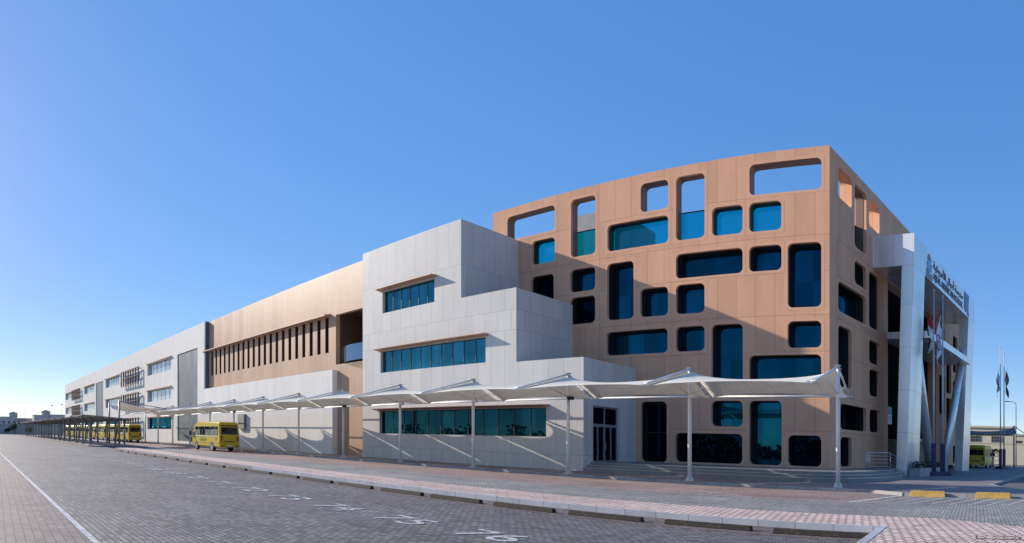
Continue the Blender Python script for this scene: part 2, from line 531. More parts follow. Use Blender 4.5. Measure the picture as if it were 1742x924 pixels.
# building footway
walk = [(-128, 28.4), (-12, 28.25), (-4.6, 27.9), (-3.0, 26.6), (2.4, 26.7), (3.4, 28), (1.2, 33.5), (.75, 36.5), (3.3, 51.7), (7.2, 75), (9.5, 92), (-20, 92), (-30, 60), (-128, 45)]
slab('footway', walk, 0, M['pav_walk'], .3)
kb = [(-128, 28.4), (-12, 28.25), (-4.6, 27.9), (-3.0, 26.6), (2.4, 26.7), (3.4, 28), (1.2, 33.5), (.75, 36.5), (3.3, 51.7), (7.2, 75)]
b = MB()
for (xa, ya), (xb, yb) in zip(kb, kb[1:]):
    n = Vector((yb - ya, -(xb - xa))).normalized() * .16
    b.hexa([(xa, ya, Z - .1), (xa + n.x, ya + n.y, Z - .1), (xb + n.x, yb + n.y, Z - .1), (xb, yb, Z - .1)],
           [(xa, ya, .006), (xa + n.x, ya + n.y, .006), (xb + n.x, yb + n.y, .006), (xb, yb, .006)])
tag(b.build('kerb', M['kerb_worn']), kind='structure')

# markings
def mark(pts, z=Z + .012, name='road_marking'):
    return slab(name, pts, z, M['line'])
mark([(-225, 1.88), (-2.3, 1.88), (-2.3, 2.0), (-225, 2.0)])
mark([(-14.9, 19.0), (-8.2, 19.05), (-8.2, 19.17), (-14.9, 19.12)])
mark([(-75, 21.86), (-14.5, 21.86), (-14.5, 21.94), (-75, 21.94)])
mark([(-12.0, 21.9), (-3.5, 22.05), (-3.5, 22.15), (-12.0, 22.0)])
b = MB()
for i in range(13):
    x = -4.3 + i * .66
    b.poly([(x, 22.5, Z + .013), (x + .1, 22.5, Z + .013), (x + 1.25, 26.3, Z + .013), (x + 1.13, 26.3, Z + .013)])
tag(b.build('road_marking', M['line']), kind='structure')
mark([(-4.35, 22.3), (5.2, 22.3), (5.2, 22.4), (-4.35, 22.4)])
mark([(-4.6, 22.15), (-4.4, 22.1), (-3.2, 26.0), (-3.4, 26.05)])
for k in range(7):
    x = -74 + k * .3
    mark([(x - 8 * k * .2 - .8, 5.0 + k * .5), (x - 8 * k * .2, 5.0 + k * .5), (x - 8 * k * .2, 5.25 + k * .5), (x - 8 * k * .2 - .8, 5.25 + k * .5)])
# painted bay numbers
for k in range(20):
    num = 76 - k
    me = fit_mesh(text_mesh(str(num), 1.0, 0, offset=.006), -.72, .72, -.44, .44)
    me.transform(Matrix.Translation((-8.32 - 2.655 * k, 8.80, Z + .011)))
    tag(mesh_obj('bay_number', me, M['line']), kind='structure')
# number in the bus bay strip
me = fit_mesh(text_mesh('76', 1.0, 0, offset=.006), -.72, .72, -.40, .40)
me.transform(Matrix.Translation((-10.4, 23.3, Z + .02)))
tag(mesh_obj('bay_number', me, M['line']), kind='structure')

# terrace with steps before the copper block
ter = [(-23.83, 34.5), (-9.0, 34.5), (-7.6, 35.4), (-6.6, 37.2), (-5.7, 43.4), (-7.0, 60), (-25, 60), (-23.83, 44)]
def grow(d):
    return [(-23.83, 34.5 - d), (-9.0, 34.5 - d), (-7.6 + d * .55, 35.4 - d * .85), (-6.6 + d * .9, 37.2 - d * .3), (-5.7 + d, 43.4), (-7, 58), (-23.83, 58)]
slab('terrace', ter, .5, M['terrace'], .4)
for i, (d, z) in enumerate(((.42, .335), (.84, .17))):
    slab('steps', grow(d), z, M['terrace'], .3)

for d, z in ((0, .5), (.42, .335), (.84, .17)):
    g_ = grow(d)[:5]
    b = MB()
    for (xa, ya), (xb, yb) in zip(g_, g_[1:]):
        t_ = Vector((xb - xa, yb - ya)).normalized(); n = Vector((-t_.y, t_.x)) * .09
        b.hexa([(xa - n.x * .2, ya - n.y * .2, z - .03), (xb - n.x * .2, yb - n.y * .2, z - .03), (xb + n.x, yb + n.y, z - .03), (xa + n.x, ya + n.y, z - .03)],
               [(xa - n.x * .2, ya - n.y * .2, z + .006), (xb - n.x * .2, yb - n.y * .2, z + .006), (xb + n.x, yb + n.y, z + .006), (xa + n.x, ya + n.y, z + .006)])
    tag(b.build('step_nosing', M['nosing']), kind='structure')

# ---------------------------------------------------------------- copper block
CY = 40.4
TOP = 21.55
cop = tag(empty('copper_building', (-24, CY, 0)), 'tall copper-clad block with scattered rounded windows and open roof screen', 'building')
cx = -24.0
WIN = [  # x0 x1 z0 z1 kind   (o open, t terrace glass, g glass, d dark glass, e entry)
 (-36.5, -31.38, 18.80, 20.80, 'o'), (-29.78, -27.45, 16.30, 20.80, 'h'), (-23.45, -21.18, 18.75, 20.80, 'o'), (-20.56, -18.33, 16.30, 20.80, 'h'), (-15.0, -10.0, 18.77, 20.82, 'o'),
 (-33.75, -31.38, 16.30, 18.23, 't'), (-26.35, -21.18, 16.26, 18.24, 't'), (-17.76, -15.50, 16.30, 18.25, 't'), (-15.03, -12.75, 16.30, 18.25, 't'),
 (-20.56, -15.50, 13.60, 15.32, 'g'), (-15.03, -12.74, 13.62, 15.32, 'g'), (-12.31, -10.02, 11.08, 15.32, 'g'), (-29.84, -27.48, 13.55, 15.32, 'g'), (-33.85, -31.5, 12.2, 15.32, 'd'),
 (-29.84, -27.48, 11.02, 13.12, 'd'), (-26.37, -24.06, 11.06, 15.32, 'g'), (-23.5, -21.2, 11.08, 13.14, 'g'), (-26.45, -21.23, 8.40, 10.16, 'g'), (-20.56, -18.33, 11.08, 13.14, 'g'), (-20.56, -18.33, 8.42, 10.17, 'g'),
 (-17.80, -15.49, 5.97, 10.17, 'g'), (-12.31, -10.02, 8.42, 10.17, 'g'), (-15.02, -10.02, 5.95, 7.97, 'g'), (-29.84, -27.5, 5.97, 7.97, 'd'), (-36.5, -31.5, 8.42, 10.16, 'd'),
 (-17.81, -15.49, 3.17, 4.92, 'g'), (-15.02, -12.73, .62, 4.92, 'g'), (-12.30, -10.02, .62, 2.65, 'd'), (-20.62, -15.52, .62, 2.66, 'd'), (-23.45, -21.3, .53, 4.90, 'e'),
]
RAD = .36
DEP = .92
loops = [[(-38.22 - cx, .48), (-9.47 - cx, .48), (-9.47 - cx, TOP), (-38.22 - cx, TOP)]]
for x0, x1, z0, z1, k in WIN:
    loops.append(rrect(x0 - cx, x1 - cx, z0, z1, RAD))
mesh_obj('front_wall', sheet(loops, DEP), M['copper'], cop)

def window_unit(parent, x0, x1, z0, z1, kind, mat_s):
    """a pane at the back of the opening with a dark frame, and the flush panel surround on the wall face"""
    gl = {'g': M['glass'], 'd': M['glass_low'], 'e': M['glass_low'], 't': M['glass_terrace'], 'h': M['glass_terrace'], 's': M['glass_office']}.get(kind)
    zt = z1 if kind not in 'hs' else 18.48
    e = .06
    surround = sheet([rrect(x0 - .2, x1 + .2, z0 - .19, z1 + .19, .10, 3), rrect(x0 - .004, x1 + .004, z0 - .004, z1 + .004, RAD)], .02)
    if gl is None:
        o = mesh_obj('opening_surround', surround, M['copper_plain'], parent, (0, -.006, 0))
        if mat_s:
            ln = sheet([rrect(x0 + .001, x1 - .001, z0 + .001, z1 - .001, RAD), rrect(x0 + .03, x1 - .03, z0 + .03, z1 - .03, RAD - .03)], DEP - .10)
            mesh_obj('lining', ln, M['lining'], o, (0, .10, 0))  # added liner: its brown paints in the shade on the open reveals
        return o
    b = MB()
    if kind == 'e':
        b.box(x0 - e, x1 + e, DEP - .06, DEP - .03, z0 - e, zt + e)
    else:
        b.box(x0 - e, x1 + e, DEP - .06, DEP - .03, z0 - e, (zt if kind in 'hs' else zt + e))
    p = b.build('window', gl, parent)
    mesh_obj('surround', surround, M['copper_plain'], p, (0, -.006, 0))
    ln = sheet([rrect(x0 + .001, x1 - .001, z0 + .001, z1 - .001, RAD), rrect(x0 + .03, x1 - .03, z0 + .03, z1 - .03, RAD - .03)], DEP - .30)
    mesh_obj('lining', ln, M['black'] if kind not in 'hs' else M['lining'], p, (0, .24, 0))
    if kind in 'hs':
        MB().box(x0 + .035, x1 - .035, DEP - .10, DEP - .02, zt + .002, zt + .07).build('top_rail', M['black'], p)
    elif kind == 'e':
        bars('frame', x0 + .04, x1 - .04, DEP - .09, DEP - .062, z0, z1 - .04, 2, 2, .07, M['black'], p)
    return p
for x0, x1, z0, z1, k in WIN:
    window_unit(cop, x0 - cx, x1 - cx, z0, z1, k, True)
# right flank, 101.8 degrees from the front
SDIR = Vector((.2039, .979, 0)); SN = Vector((.979, -.2039, 0))
CORN = Vector((-9.47, CY, 0))
SRZ = math.atan2(SDIR.y, SDIR.x)
flank = empty('flank_wall_base', CORN - Vector((cx, CY, 0)), SRZ)
# (the flank's own frame: x along the wall away from the camera, -y outwards)
SWIN = [(1.38, 3.72, 18.75, 20.80, 'o'), (4.23, 6.48, 16.30, 20.80, 's'), (7.0, 9.28, 18.75, 20.80, 'o'), (4.23, 6.45, 13.70, 15.32, 'g'), (1.38, 6.45, 11.1, 13.12, 'g'),
        (7.03, 9.3, 11.12, 15.32, 'g'), (1.38, 3.66, 6.05, 10.17, 'g'), (7.05, 9.32, 8.42, 10.17, 'd'), (7.1, 9.34, 5.95, 7.97, 'd'), (1.75, 6.5, 3.17, 4.92, 'd'), (7.15, 9.4, 3.2, 4.92, 'd'), (1.75, 3.7, .62, 2.65, 'd'),
        (27.2, 29.4, 11.1, 15.32, 'd'), (30.2, 32.4, 8.4, 13.1, 'd'), (30.2, 32.4, 3.2, 7.9, 'd'), (33.2, 35.4, 11.1, 15.3, 'd'), (33.2, 35.4, .62, 2.65, 'd'), (33.2, 35.4, 5.9, 10.1, 'd'), (27.2, 29.4, 5.9, 10.1, 'd')]
loops = [[(.97, .48), (11.2, .48), (11.2, 15.66), (26, 15.66), (26, .48), (37, .48), (37, TOP - .004), (.97, TOP - .004)]]
for x0, x1, z0, z1, k in SWIN: loops.append(rrect(x0, x1, z0, z1, RAD))
fw = mesh_obj('flank_wall', sheet(loops, DEP), M['copper_side'], cop, CORN - Vector((cx, CY, 0)))
fw.rotation_euler = (0, 0, SRZ)
bpy.data.objects.remove(flank)
for x0, x1, z0, z1, k in SWIN:
    o = window_unit(cop, x0, x1, z0, z1, k, None)
    # place in the flank's frame
    o.rotation_euler = (0, 0, SRZ)
    lo = Vector(o.location); lo.rotate(Matrix.Rotation(SRZ, 3, 'Z').to_euler())
    o.location = CORN - Vector((cx, CY, 0)) + lo
q0, q1 = CORN + SDIR * .968, CORN + Vector((.002, DEP, 0))
b = MB().prism([(CORN.x + .002, CORN.y + .001), (q0.x, q0.y), (q0.x - .2, q0.y + .03), (q1.x, q1.y)], .485, TOP - .002)
b.build('corner_pier', M['copper_plain'], cop, True)
# floors and inner masses: dark rooms up to the roof terrace, back wall, roof house
def side_pt(t, n): return CORN + SDIR * t + SN * n
b = MB()
core = [(-38.1, CY + DEP + .003), (-9.9, CY + DEP + .003)]
p1, p2, p3, p4 = side_pt(1.0, -DEP - .01), side_pt(11.0, -DEP - .01), side_pt(11.0, -7), side_pt(26.2, -7)
p5, p6 = side_pt(26.2, -DEP - .01), side_pt(36.9, -DEP - .01)
core = [(-38.1, CY + DEP + .003), (-10.4, CY + DEP + .003)] + [(p.x, p.y) for p in (p1, p2, p3, p4, p5, p6)] + [(-3.4, 98), (-38.1, 98)]  # unseen rear carried far back so its shadow covers the far bus
b.prism(core, .3, 15.95)
b.build('rooms', M['dark'], cop, True)
b = MB()
b.prism([(-38.0, CY + DEP + .01), (-10.6, CY + DEP + .01)] + [(side_pt(t, -DEP - .02).x, side_pt(t, -DEP - .02).y) for t in (1.2, 36.8)] + [(-37.9, 75)], 15.96, 16.1)
b.build('roof_terrace', M['roof'], cop, True)
b = MB()
b.box(-38.22, -37.3, CY + DEP, 75, .45, 16.05)
b.build('far_wall', M['copper_plain'], cop, True)
b = MB().box(-34.4, -28.6, 45.0, 52, 16.1, 21.5)
b.build('roof_house', M['concrete'], cop, True)
# recessed entrance: soffit and curtain wall
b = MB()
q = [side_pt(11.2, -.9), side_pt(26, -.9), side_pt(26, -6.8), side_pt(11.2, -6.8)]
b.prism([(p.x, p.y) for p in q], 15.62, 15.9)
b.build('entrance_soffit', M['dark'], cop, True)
b = MB()
q = [side_pt(11.02, -6.6), side_pt(26.1, -6.6), side_pt(26.1, -6.9), side_pt(11.02, -6.9)]
b.prism([(p.x, p.y) for p in q], .5, 15.6)
b.build('curtain_wall', M['glass_low'], cop, True)
b = MB()
q = [side_pt(21.2, -.4), side_pt(25.98, -.4), side_pt(25.98, -6.5), side_pt(21.2, -6.5)]
b.prism([(p.x, p.y) for p in q], .3, 3.0)
b.build('entrance_lobby', M['tan_wall'], cop, True)

# ---------------------------------------------------------------- white stepped block
WX = -36.0; WY = 33.7
wb = tag(empty('office_block', (WX, WY, 0)), 'white panelled block stepping down in three tiers towards its entrance', 'building')
H1, H2, H3 = 18.6, 12.56, 7.32
fronts = [(-48.25, -.15), (-23.83, -.15), (-23.83, H3), (-29.6, H3), (-29.6, H2), (-35.2, H2), (-35.2, H1), (-48.25, H1)]
wins = [(-45.2, -38.28, 12.69, 14.62), (-45.5, -32.6, 7.46, 9.36), (-45.65, -26.92, 2.08, 4.08)]
loops = [[(x - WX, z) for x, z in fronts]] + [[(a - WX, c), (b_ - WX, c), (b_ - WX, d), (a - WX, d)] for a, b_, c, d in wins]
mesh_obj('front_wall', sheet(loops, .45), M['white'], wb)
b = MB()
YB = CY - .01
for x0, x1, z0, z1 in ((-48.25, -35.2, 0, H1), (-35.2, -29.6, 0, H2), (-29.6, -23.83, 0, H3)):
    MB().box(x0 + .01, x1 - .45, WY + .46, YB, z0, z1 - .4).build('rooms', M['dark'], wb, True)
b = MB()
MB().box(-35.65, -35.2, WY + .45, YB, H2 - .5, H1 - .002).build('flank_wall', M['white'], wb, True)
MB().box(-30.05, -29.6, WY + .45, YB, H3 - .5, H2 - .002).build('flank_wall', M['white'], wb, True)
MB().box(-48.25, -47.8, WY + .45, YB, -.15, H1 - .002).build('flank_wall', M['white'], wb, True)
b.box(-24.28, -23.83, WY + .45, WY + 1.1, -.15, H3 - .002)
b.box(-24.28, -23.83, WY + 4.35, YB, -.15, H3 - .002)
b.box(-24.28, -23.83, WY + 1.1, WY + 4.35, 4.25, H3 - .002)
b.build('entrance_wall', M['white'], wb, True)
for x0, x1, h in ((-47.8, -35.65, H1), (-35.2, -30.05, H2), (-29.6, -24.28, H3)):
    MB().box(x0, x1, WY + .45, YB, h - .38, h - .3).build('roof', M['roof'], wb, True)
for i, ((a, e, c, d), n, gm) in enumerate(zip(wins, (6, 10, 12), ('glass_office', 'glass_office', 'glass_shop'))):
    p = MB().box(a - .02, e + .02, WY + .32, WY + .36, c - .02, d + .02).build('window', M[gm], wb, True)
    fr = bars('frame', a - WX, e - WX, .28, .318, c, d, n, 1, .045, M['frame_dark'], p)
    h = MB()
    h.hexa([(a - .35, WY - .62, d + .12), (e + .25, WY - .62, d + .12), (e + .25, WY - .003, d + .02), (a - .35, WY - .003, d + .02)],
           [(a - .35, WY - .62, d + .175), (e + .25, WY - .62, d + .175), (e + .25, WY - .003, d + .22), (a - .35, WY - .003, d + .22)])
    h.build('sunshade', M['hood'], p, True)
v = MB().box(-29.59, -29.53, WY + 5.2, WY + 6.5, H3 + .02, H3 + .75)
v.build('vent', M['black'], wb, True)
# glazed double door with fanlight in the right flank
DX = -24.05
d0, d1 = WY + 1.1, WY + 4.35
dr = MB().box(DX - .05, DX - .02, d0, d1, .5, 4.25).build('door', M['glass_low'], wb, True)
for y0_, y1_, nm in ((d0, (d0 + d1) / 2 - .01, 'leaf_frame'), ((d0 + d1) / 2 + .01, d1, 'leaf_frame')):
    f = bars(nm, 0, y1_ - y0_, 0, .07, .5, 2.95, 2, 1, .09, M['alu'], dr)
    f.rotation_euler = (0, 0, math.pi / 2); f.location = Vector((DX + .055, y0_, 0)) - origin(dr)
f = bars('fanlight_frame', 0, d1 - d0, 0, .07, 2.96, 4.25, 2, 1, .10, M['alu'], dr)
f.rotation_euler = (0, 0, math.pi / 2); f.location = Vector((DX + .06, d0, 0)) - origin(dr)
for y in (-.1, .07):
    MB().box(DX + .058, DX + .10, (d0 + d1) / 2 + y, (d0 + d1) / 2 + y + .04, 1.3, 1.8).build('handle', M['rail'], dr, True)

# ---------------------------------------------------------------- copper louvred wing + low white wall
LX = -70.0; LY = 34.8
cw = tag(empty('louvred_wing', (LX, LY, 0)), 'long copper-clad wing with a row of dark vertical slots over a white wall', 'building')
LT = 18.55
slots = []
for k in range(22):
    x = -90.3 + k * (34.0 / 21)
    slots.append((x - .34, x + .34))
SZ0, SZ1 = 10.32, 13.98
loops = [[(-90.55 - LX, -.15), (-48.3 - LX, -.15), (-48.3 - LX, 9.0), (-54.6 - LX, 9.0), (-54.6 - LX, 14.05), (-48.3 - LX, 14.05), (-48.3 - LX, LT), (-90.55 - LX, LT)]]
loops += [[(a - LX, SZ0), (e - LX, SZ0), (e - LX, SZ1), (a - LX, SZ1)] for a, e in slots if a > -90.5]
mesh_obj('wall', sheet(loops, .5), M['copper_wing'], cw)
for a, e in slots:
    if a < -90.5: continue
    p = MB().box(a - .01, e + .01, LY + .44, LY + .47, SZ0, SZ1).build('slot_window', M['brown'], cw, True)
    mesh_obj('lining', sheet([[(a + .002 - LX, SZ0 + .002), (e - .002 - LX, SZ0 + .002), (e - .002 - LX, SZ1 - .002), (a + .002 - LX, SZ1 - .002)], [(a + .03 - LX, SZ0 + .03), (e - .03 - LX, SZ0 + .03), (e - .03 - LX, SZ1 - .03), (a + .03 - LX, SZ1 - .03)]], .42), M['brown'], p, (0, .015, 0))  # dark lining added to paint in the shade of the slot sides
h = MB()
h.hexa([(-91.0, LY - .75, 14.02), (-55.6, LY - .75, 14.02), (-55.6, LY - .003, 14.0), (-91.0, LY - .003, 14.0)],
       [(-91.0, LY - .75, 14.16), (-55.6, LY - .75, 14.16), (-55.6, LY - .003, 14.3), (-91.0, LY - .003, 14.3)])
h.build('sunshade', M['hood'], cw, True)
MB().box(-90.5, -48.4, LY + .5, LY + 12, LT - .5, LT - .4).build('roof', M['roof'], cw, True)
b = MB()
b.box(-90.5, -54.6, LY + .51, LY + .9, 9.5, 14.8)
b.box(-54.60, -54.35, LY + .5, LY + 3.4, 8.8, 14.3)
b.box(-54.35, -48.3, LY + 3.4, LY + 3.6, 8.8, 14.3)
b.box(-54.35, -48.3, LY + .5, LY + 3.4, 14.1, 14.3)
b.box(-54.35, -48.3, LY + .5, LY + 3.4, 8.8, 8.98)
b.build('balcony_recess', M['brown'], cw, True)
p = MB().box(-51.6, -48.4, LY + 3.33, LY + 3.38, 9.0, 13.6).build('balcony_door', M['glass_low'], cw, True)
bars('frame', -51.7 - LX, -48.4 - LX, 3.25, 3.328, 9.0, 13.7, 2, 2, .13, M['alu'], p)
pts = []
for k in range(9):
    a = k / 8
    pts.append((-53.95 + 5.7 * a, LY + .3 - 1.05 * math.sin(math.pi / 2 * min(1, a * 1.6))))
b = MB()
b.grid([[(x, y, z) for z in (9.05, 10.6)] for x, y in pts])
b.build('balustrade', M['glass_rail'], cw, True)
lw = MB()
lw.box(-90.6, -54.3, 34.2, LY - .003, -.15, 8.42)
lowwall = lw.build('low_wall', M['white_wall'], cw, True)
# small grey-green meter box on the low wall
tag(MB().box(-77.1, -75.1, 33.85, 34.197, 2.4, 4.3).build('meter_box', M['grey_box']), 'grey-green metal box fixed to the white wall above the lone minibus', 'utility box')

# ---------------------------------------------------------------- long white wing
VX = -160.0; VY = 34.2
vw = tag(empty('school_wing', (VX, VY, 0)), 'long white three-storey wing running away to the far left', 'building')
VT = 18.58
floors = [(12.8, 15.0), (7.6, 9.75), (2.25, 4.5)]
cols = [(-235.0, -219.5), (-195.0, -178.9), (-162.9, -147.1), (-122.4, -106.8)]
grids = [(-216, -200), (-142.7, -127.2)]
tall = [(-176.0, -165.9), (-103.4, -93.4)]
loops = [[(-237 - VX, -.15), (-90.55 - VX, -.15), (-90.55 - VX, VT), (-237 - VX, VT)]]
holes = [(a, e, c, d) for a, e in cols + grids for c, d in floors]
loops += [[(a - VX, c), (e - VX, c), (e - VX, d), (a - VX, d)] for a, e, c, d in holes]
loops += [[(a - VX, .3), (e - VX, .3), (e - VX, 15.0), (a - VX, 15.0)] for a, e in tall]
mesh_obj('front_wall', sheet(loops, .6), M['white_wall'], vw)
for a, e in cols:
    for c, d in floors:
        gm = M['glass_pale'] if c > 5 else M['glass']
        p = MB().box(a - .02, e + .02, VY + .5, VY + .54, c - .02, d + .02).build('window', gm, vw, True)
        bars('frame', a - VX, e - VX, .46, .498, c, d, 6, 1, .07, M['alu'], p)
        MB().box(a - .3, e + .3, VY - .35, VY - .003, d + .003, d + .16).build('sunshade', M['hood'], p, True)
for a, e in grids:
    for c, d in floors:
        p = MB().box(a - .02, e + .02, VY + .12, VY + .16, c - .02, d + .02).build('window', M['sign_white'], vw, True)
        bars('louvre_screen', a + .1 - VX, e - .1 - VX, -.75, -.45, c - 1.0, d + .15, 7, 2, .10, M['fin'], p)
for a, e in tall:
    MB().box(a - .02, e + .02, VY + .12, VY + .2, .3, 15.02).build('cladding_panel', M['blue_panel'], vw, True)
MB().box(-237, -90.55, VY + .6, VY + 1.0, 0, VT - .3).build('rooms', M['dark'], vw, True)
MB().box(-236.9, -90.6, VY + 1.0, VY + 14, VT - .7, VT - .6).build('roof', M['roof'], vw, True)
MB().box(-90.55, -90.05, VY + .003, VY + 13, 8.5, VT - .002).build('end_wall', M['blue_panel'], vw, True)

# roof plant
for i, (x, y, wd, lab) in enumerate(((-81.5, 38.0, 3.0, 'grey roof unit over the left part of the copper wing'), (-66.0, 38.0, 2.4, 'low grey roof unit over the middle of the copper wing'), (-58.2, 38.0, 2.6, 'grey roof unit over the right part of the copper wing'),
                                (-131.0, 37.0, 4.0, 'grey roof unit on the white wing above the brown louvres'), (-205, 37.0, 4.0, 'grey roof unit near the far end of the white wing'))):
    t = tag(empty('roof_unit', (x, y, 18.1)), lab, 'roof unit', 'roof units on the long wings')
    b = MB()
    b.hexa([(-wd / 2, -.6, 1.0), (wd / 2, -.6, 1.0), (wd / 2, .9, 1.75), (-wd / 2, .9, 1.75)], [(-wd / 2, -.66, 1.1), (wd / 2, -.66, 1.1), (wd / 2, .84, 1.85), (-wd / 2, .84, 1.85)])
    b.build('panel', M['solar'], t)
    for sx in (-1, 1):
        MB().box(sx * wd * .4 - .04, sx * wd * .4 + .04, -.5, -.42, 0, 1.04).build('leg', M['steel_grey'], t)
        MB().box(sx * wd * .4 - .04, sx * wd * .4 + .04, .7, .78, 0, 1.68).build('leg', M['steel_grey'], t)

# ---------------------------------------------------------------- entrance portal (own frame: x along the flank, y inwards, so -y outwards)
po = tag(empty('entrance_portal', CORN, SRZ), 'tall white portal frame with leaning columns before the dark entrance', 'portal')
T0, T1, ND = 7.74, 29.24, 3.33
b = MB()
b.box(T0, T1, -ND, -.003, 15.7, 18.08)
b.build('fascia_beam', M['portal'], po)
for ta, tb, tc, td in ((T0, T0 + 2.8, T0, T0 + 3.15), (T1 - 2.8, T1, T1 - 3.15, T1)):
    b = MB()
    b.hexa([(tc, -2.73, -.05), (td, -2.73, -.05), (td, -1.9, -.05), (tc, -1.9, -.05)], [(ta, -ND, 15.697), (tb, -ND, 15.697), (tb, -2.36, 15.697), (ta, -2.36, 15.697)])
    b.build('column', M['portal'], po)
b = MB()
b.hexa([(10.95, -3.62, 10.85), (26.15, -3.62, 10.85), (26.15, .5, 10.85), (10.95, .5, 10.85)], [(10.95, -3.62, 11.4), (26.15, -3.62, 11.4), (26.15, .5, 11.4), (10.95, .5, 11.4)])
b.build('canopy_slab', M['portal'], po)
MB().tube((15.2, -2.5, -.05), (9.6, -2.6, 12.6), .40, .38, 20).build('strut', M['portal'], po)
MB().tube((20.0, -2.3, -.05), (26.9, -2.75, 12.9), .40, .38, 20).build('strut', M['portal'], po)
MB().box(14, 23, -.3, .2, 2.75, 3.05).build('tie_beam', M['steel_grey'], po)

# lettering and emblems on the fascia
def on_fascia(me, name, mat, parent):
    # local xy of the text -> along the fascia / up, facing outwards
    me.transform(Matrix(((1, 0, 0, 0), (0, 0, -1, -ND - .012), (0, 1, 0, 0), (0, 0, 0, 1))))
    return mesh_obj(name, me, mat, parent)
sg = tag(empty('fascia_sign', CORN, SRZ), 'dark Arabic and English school name lettering with emblems on the portal fascia', 'sign')
on_fascia(fit_mesh(text_mesh('AJYAL AMERICAN SCHOOL', 1, .03, offset=.012), 12.95, 23.7, 15.86, 16.62), 'latin_lettering', M['sign_dark'], sg)
ar = '\uFEE3\uFEAA\uFEAD\uFEB3\uFE94 \uFE83\uFE9F\uFEF4\uFE8E\uFEDD \uFE8D\uFEF7\uFEE3\uFEAE\uFEF3\uFEDC\uFEF4\uFE94'[::-1]
on_fascia(fit_mesh(text_mesh(ar, 1, .03, offset=.012), 12.95, 23.7, 16.74, 17.75), 'arabic_lettering', M['sign_dark'], sg)
def flat(pts, z0=0, th=.05):
    me = sheet([pts], th)
    me.transform(Matrix(((1, 0, 0, 0), (0, 0, 1, 0), (0, -1, 0, 0), (0, 0, 0, 1))))  # back to xy
    return me
em = empty('x'); bpy.data.objects.remove(em)
def fascia_plate(pts, name, mat, proud=.05):
    b = MB()
    b.hexa([(x, -ND - .004, z) for x, z in pts], [(x, -ND - proud, z) for x, z in pts])
    return b.build(name, mat, sg)
fascia_plate([(11.0, 15.78), (12.6, 15.78), (12.6, 16.35), (11.8, 16.15), (11.0, 16.35)], 'emblem_base', M['sign_grey'])
fascia_plate([(11.15, 16.42), (11.8, 16.2), (12.45, 16.42), (12.45, 17.0), (12.1, 17.25), (11.5, 17.25), (11.15, 17.0)], 'emblem_centre', M['sign_sky'])
fascia_plate([(11.25, 17.27), (12.35, 17.27), (12.0, 17.6), (11.8, 17.75), (11.5, 17.6)], 'emblem_crown', M['sign_grey'])
fascia_plate([(24.4, 16.35), (24.9, 15.95), (25.4, 16.45), (25.9, 15.85), (26.5, 15.85), (26.2, 16.5), (26.5, 17.95), (24.5, 17.95)], 'ribbon_emblem', M['sign_blue'])

# planter at the portal's near column
pl = tag(empty('planter', CORN, SRZ), 'grey planter with dark low plants at the foot of the portal column', 'planter')
b = MB()
b.box(8.0, 14.2, -3.75, -2.85, -.1, .55)
b.build('box', M['concrete'], pl)
MB().box(8.08, 14.12, -3.68, -2.92, .551, .6).build('soil', M['soil'], pl)
b = MB()
for i in range(900):
    c = Vector((random.uniform(8.1, 14.1), random.uniform(-3.7, -2.9), .6 + random.random() ** 1.4 * .42))
    a = Vector((random.uniform(-1, 1), random.uniform(-1, 1), random.uniform(-.3, 1))).normalized() * .11
    s_ = a.cross(Vector((random.uniform(-1, 1), random.uniform(-1, 1), random.uniform(-1, 1)))).normalized() * .05
    b.poly([c - a, c + s_, c + a, c - s_], 1 if i % 16 == 0 else 0)
b.build('plants', [M['leaf'], M['flower']], pl, normals=False)
# notice board by the recess
nb = tag(empty('notice_board', (-7.35, 52.6, 0), SRZ), 'teal and white notice hanging at the dark recess beside the portal', 'notice')
MB().box(-.9, .9, -.03, .03, 4.05, 4.85).build('panel', M['sign_white'], nb)
MB().box(-.9, .9, -.034, .034, 4.853, 5.5).build('header', M['teal_sign'], nb)
bars('print', -.7, .6, -.045, -.032, 4.2, 4.73, 1, 3, .05, M['sign_grey'], nb)
MB().box(-.95, -.905, -.03, .03, .5, 5.5).build('post', M['steel_grey'], nb)

# pull the blocks above in towards the eye point by one uniform scale
BLOCK_SCALE, BLOCK_LIFT = .955, .074
for o in [o for o in bpy.data.objects if o.parent is None and (o.name.split('.')[0] in ('copper_building', 'office_block', 'louvred_wing', 'school_wing', 'entrance_portal', 'fascia_sign', 'planter', 'notice_board', 'roof_unit', 'meter_box', 'terrace', 'steps', 'step_nosing'))]:
    o.location = (o.location.x * BLOCK_SCALE, o.location.y * BLOCK_SCALE, o.location.z * BLOCK_SCALE + BLOCK_LIFT)
    o.scale = (BLOCK_SCALE, BLOCK_SCALE, BLOCK_SCALE)

# ---------------------------------------------------------------- railing on the terrace corner
rl = tag(empty('railing', (-6.9, 40.2, .55)), 'stainless steel railing on the terrace corner, sloping down the side steps', 'railing')
A, B_, C_ = Vector((0, -.4, 0)), Vector((1.35, .6, 0)), Vector((2.35, -.5, -.5))
for p in (A, A + Vector((.12, .1, 0)), B_, C_): MB().tube(p, p + Vector((0, 0, 1.1)), .03).build('post', M['rail'], rl)
for h in (.22, .44, .66, .88, 1.1):
    u = Vector((0, 0, h))
    r_ = .03 if h > 1 else .018
    MB().path([A + u, B_ + u, C_ + u], r_).build('rail', M['rail'], rl)

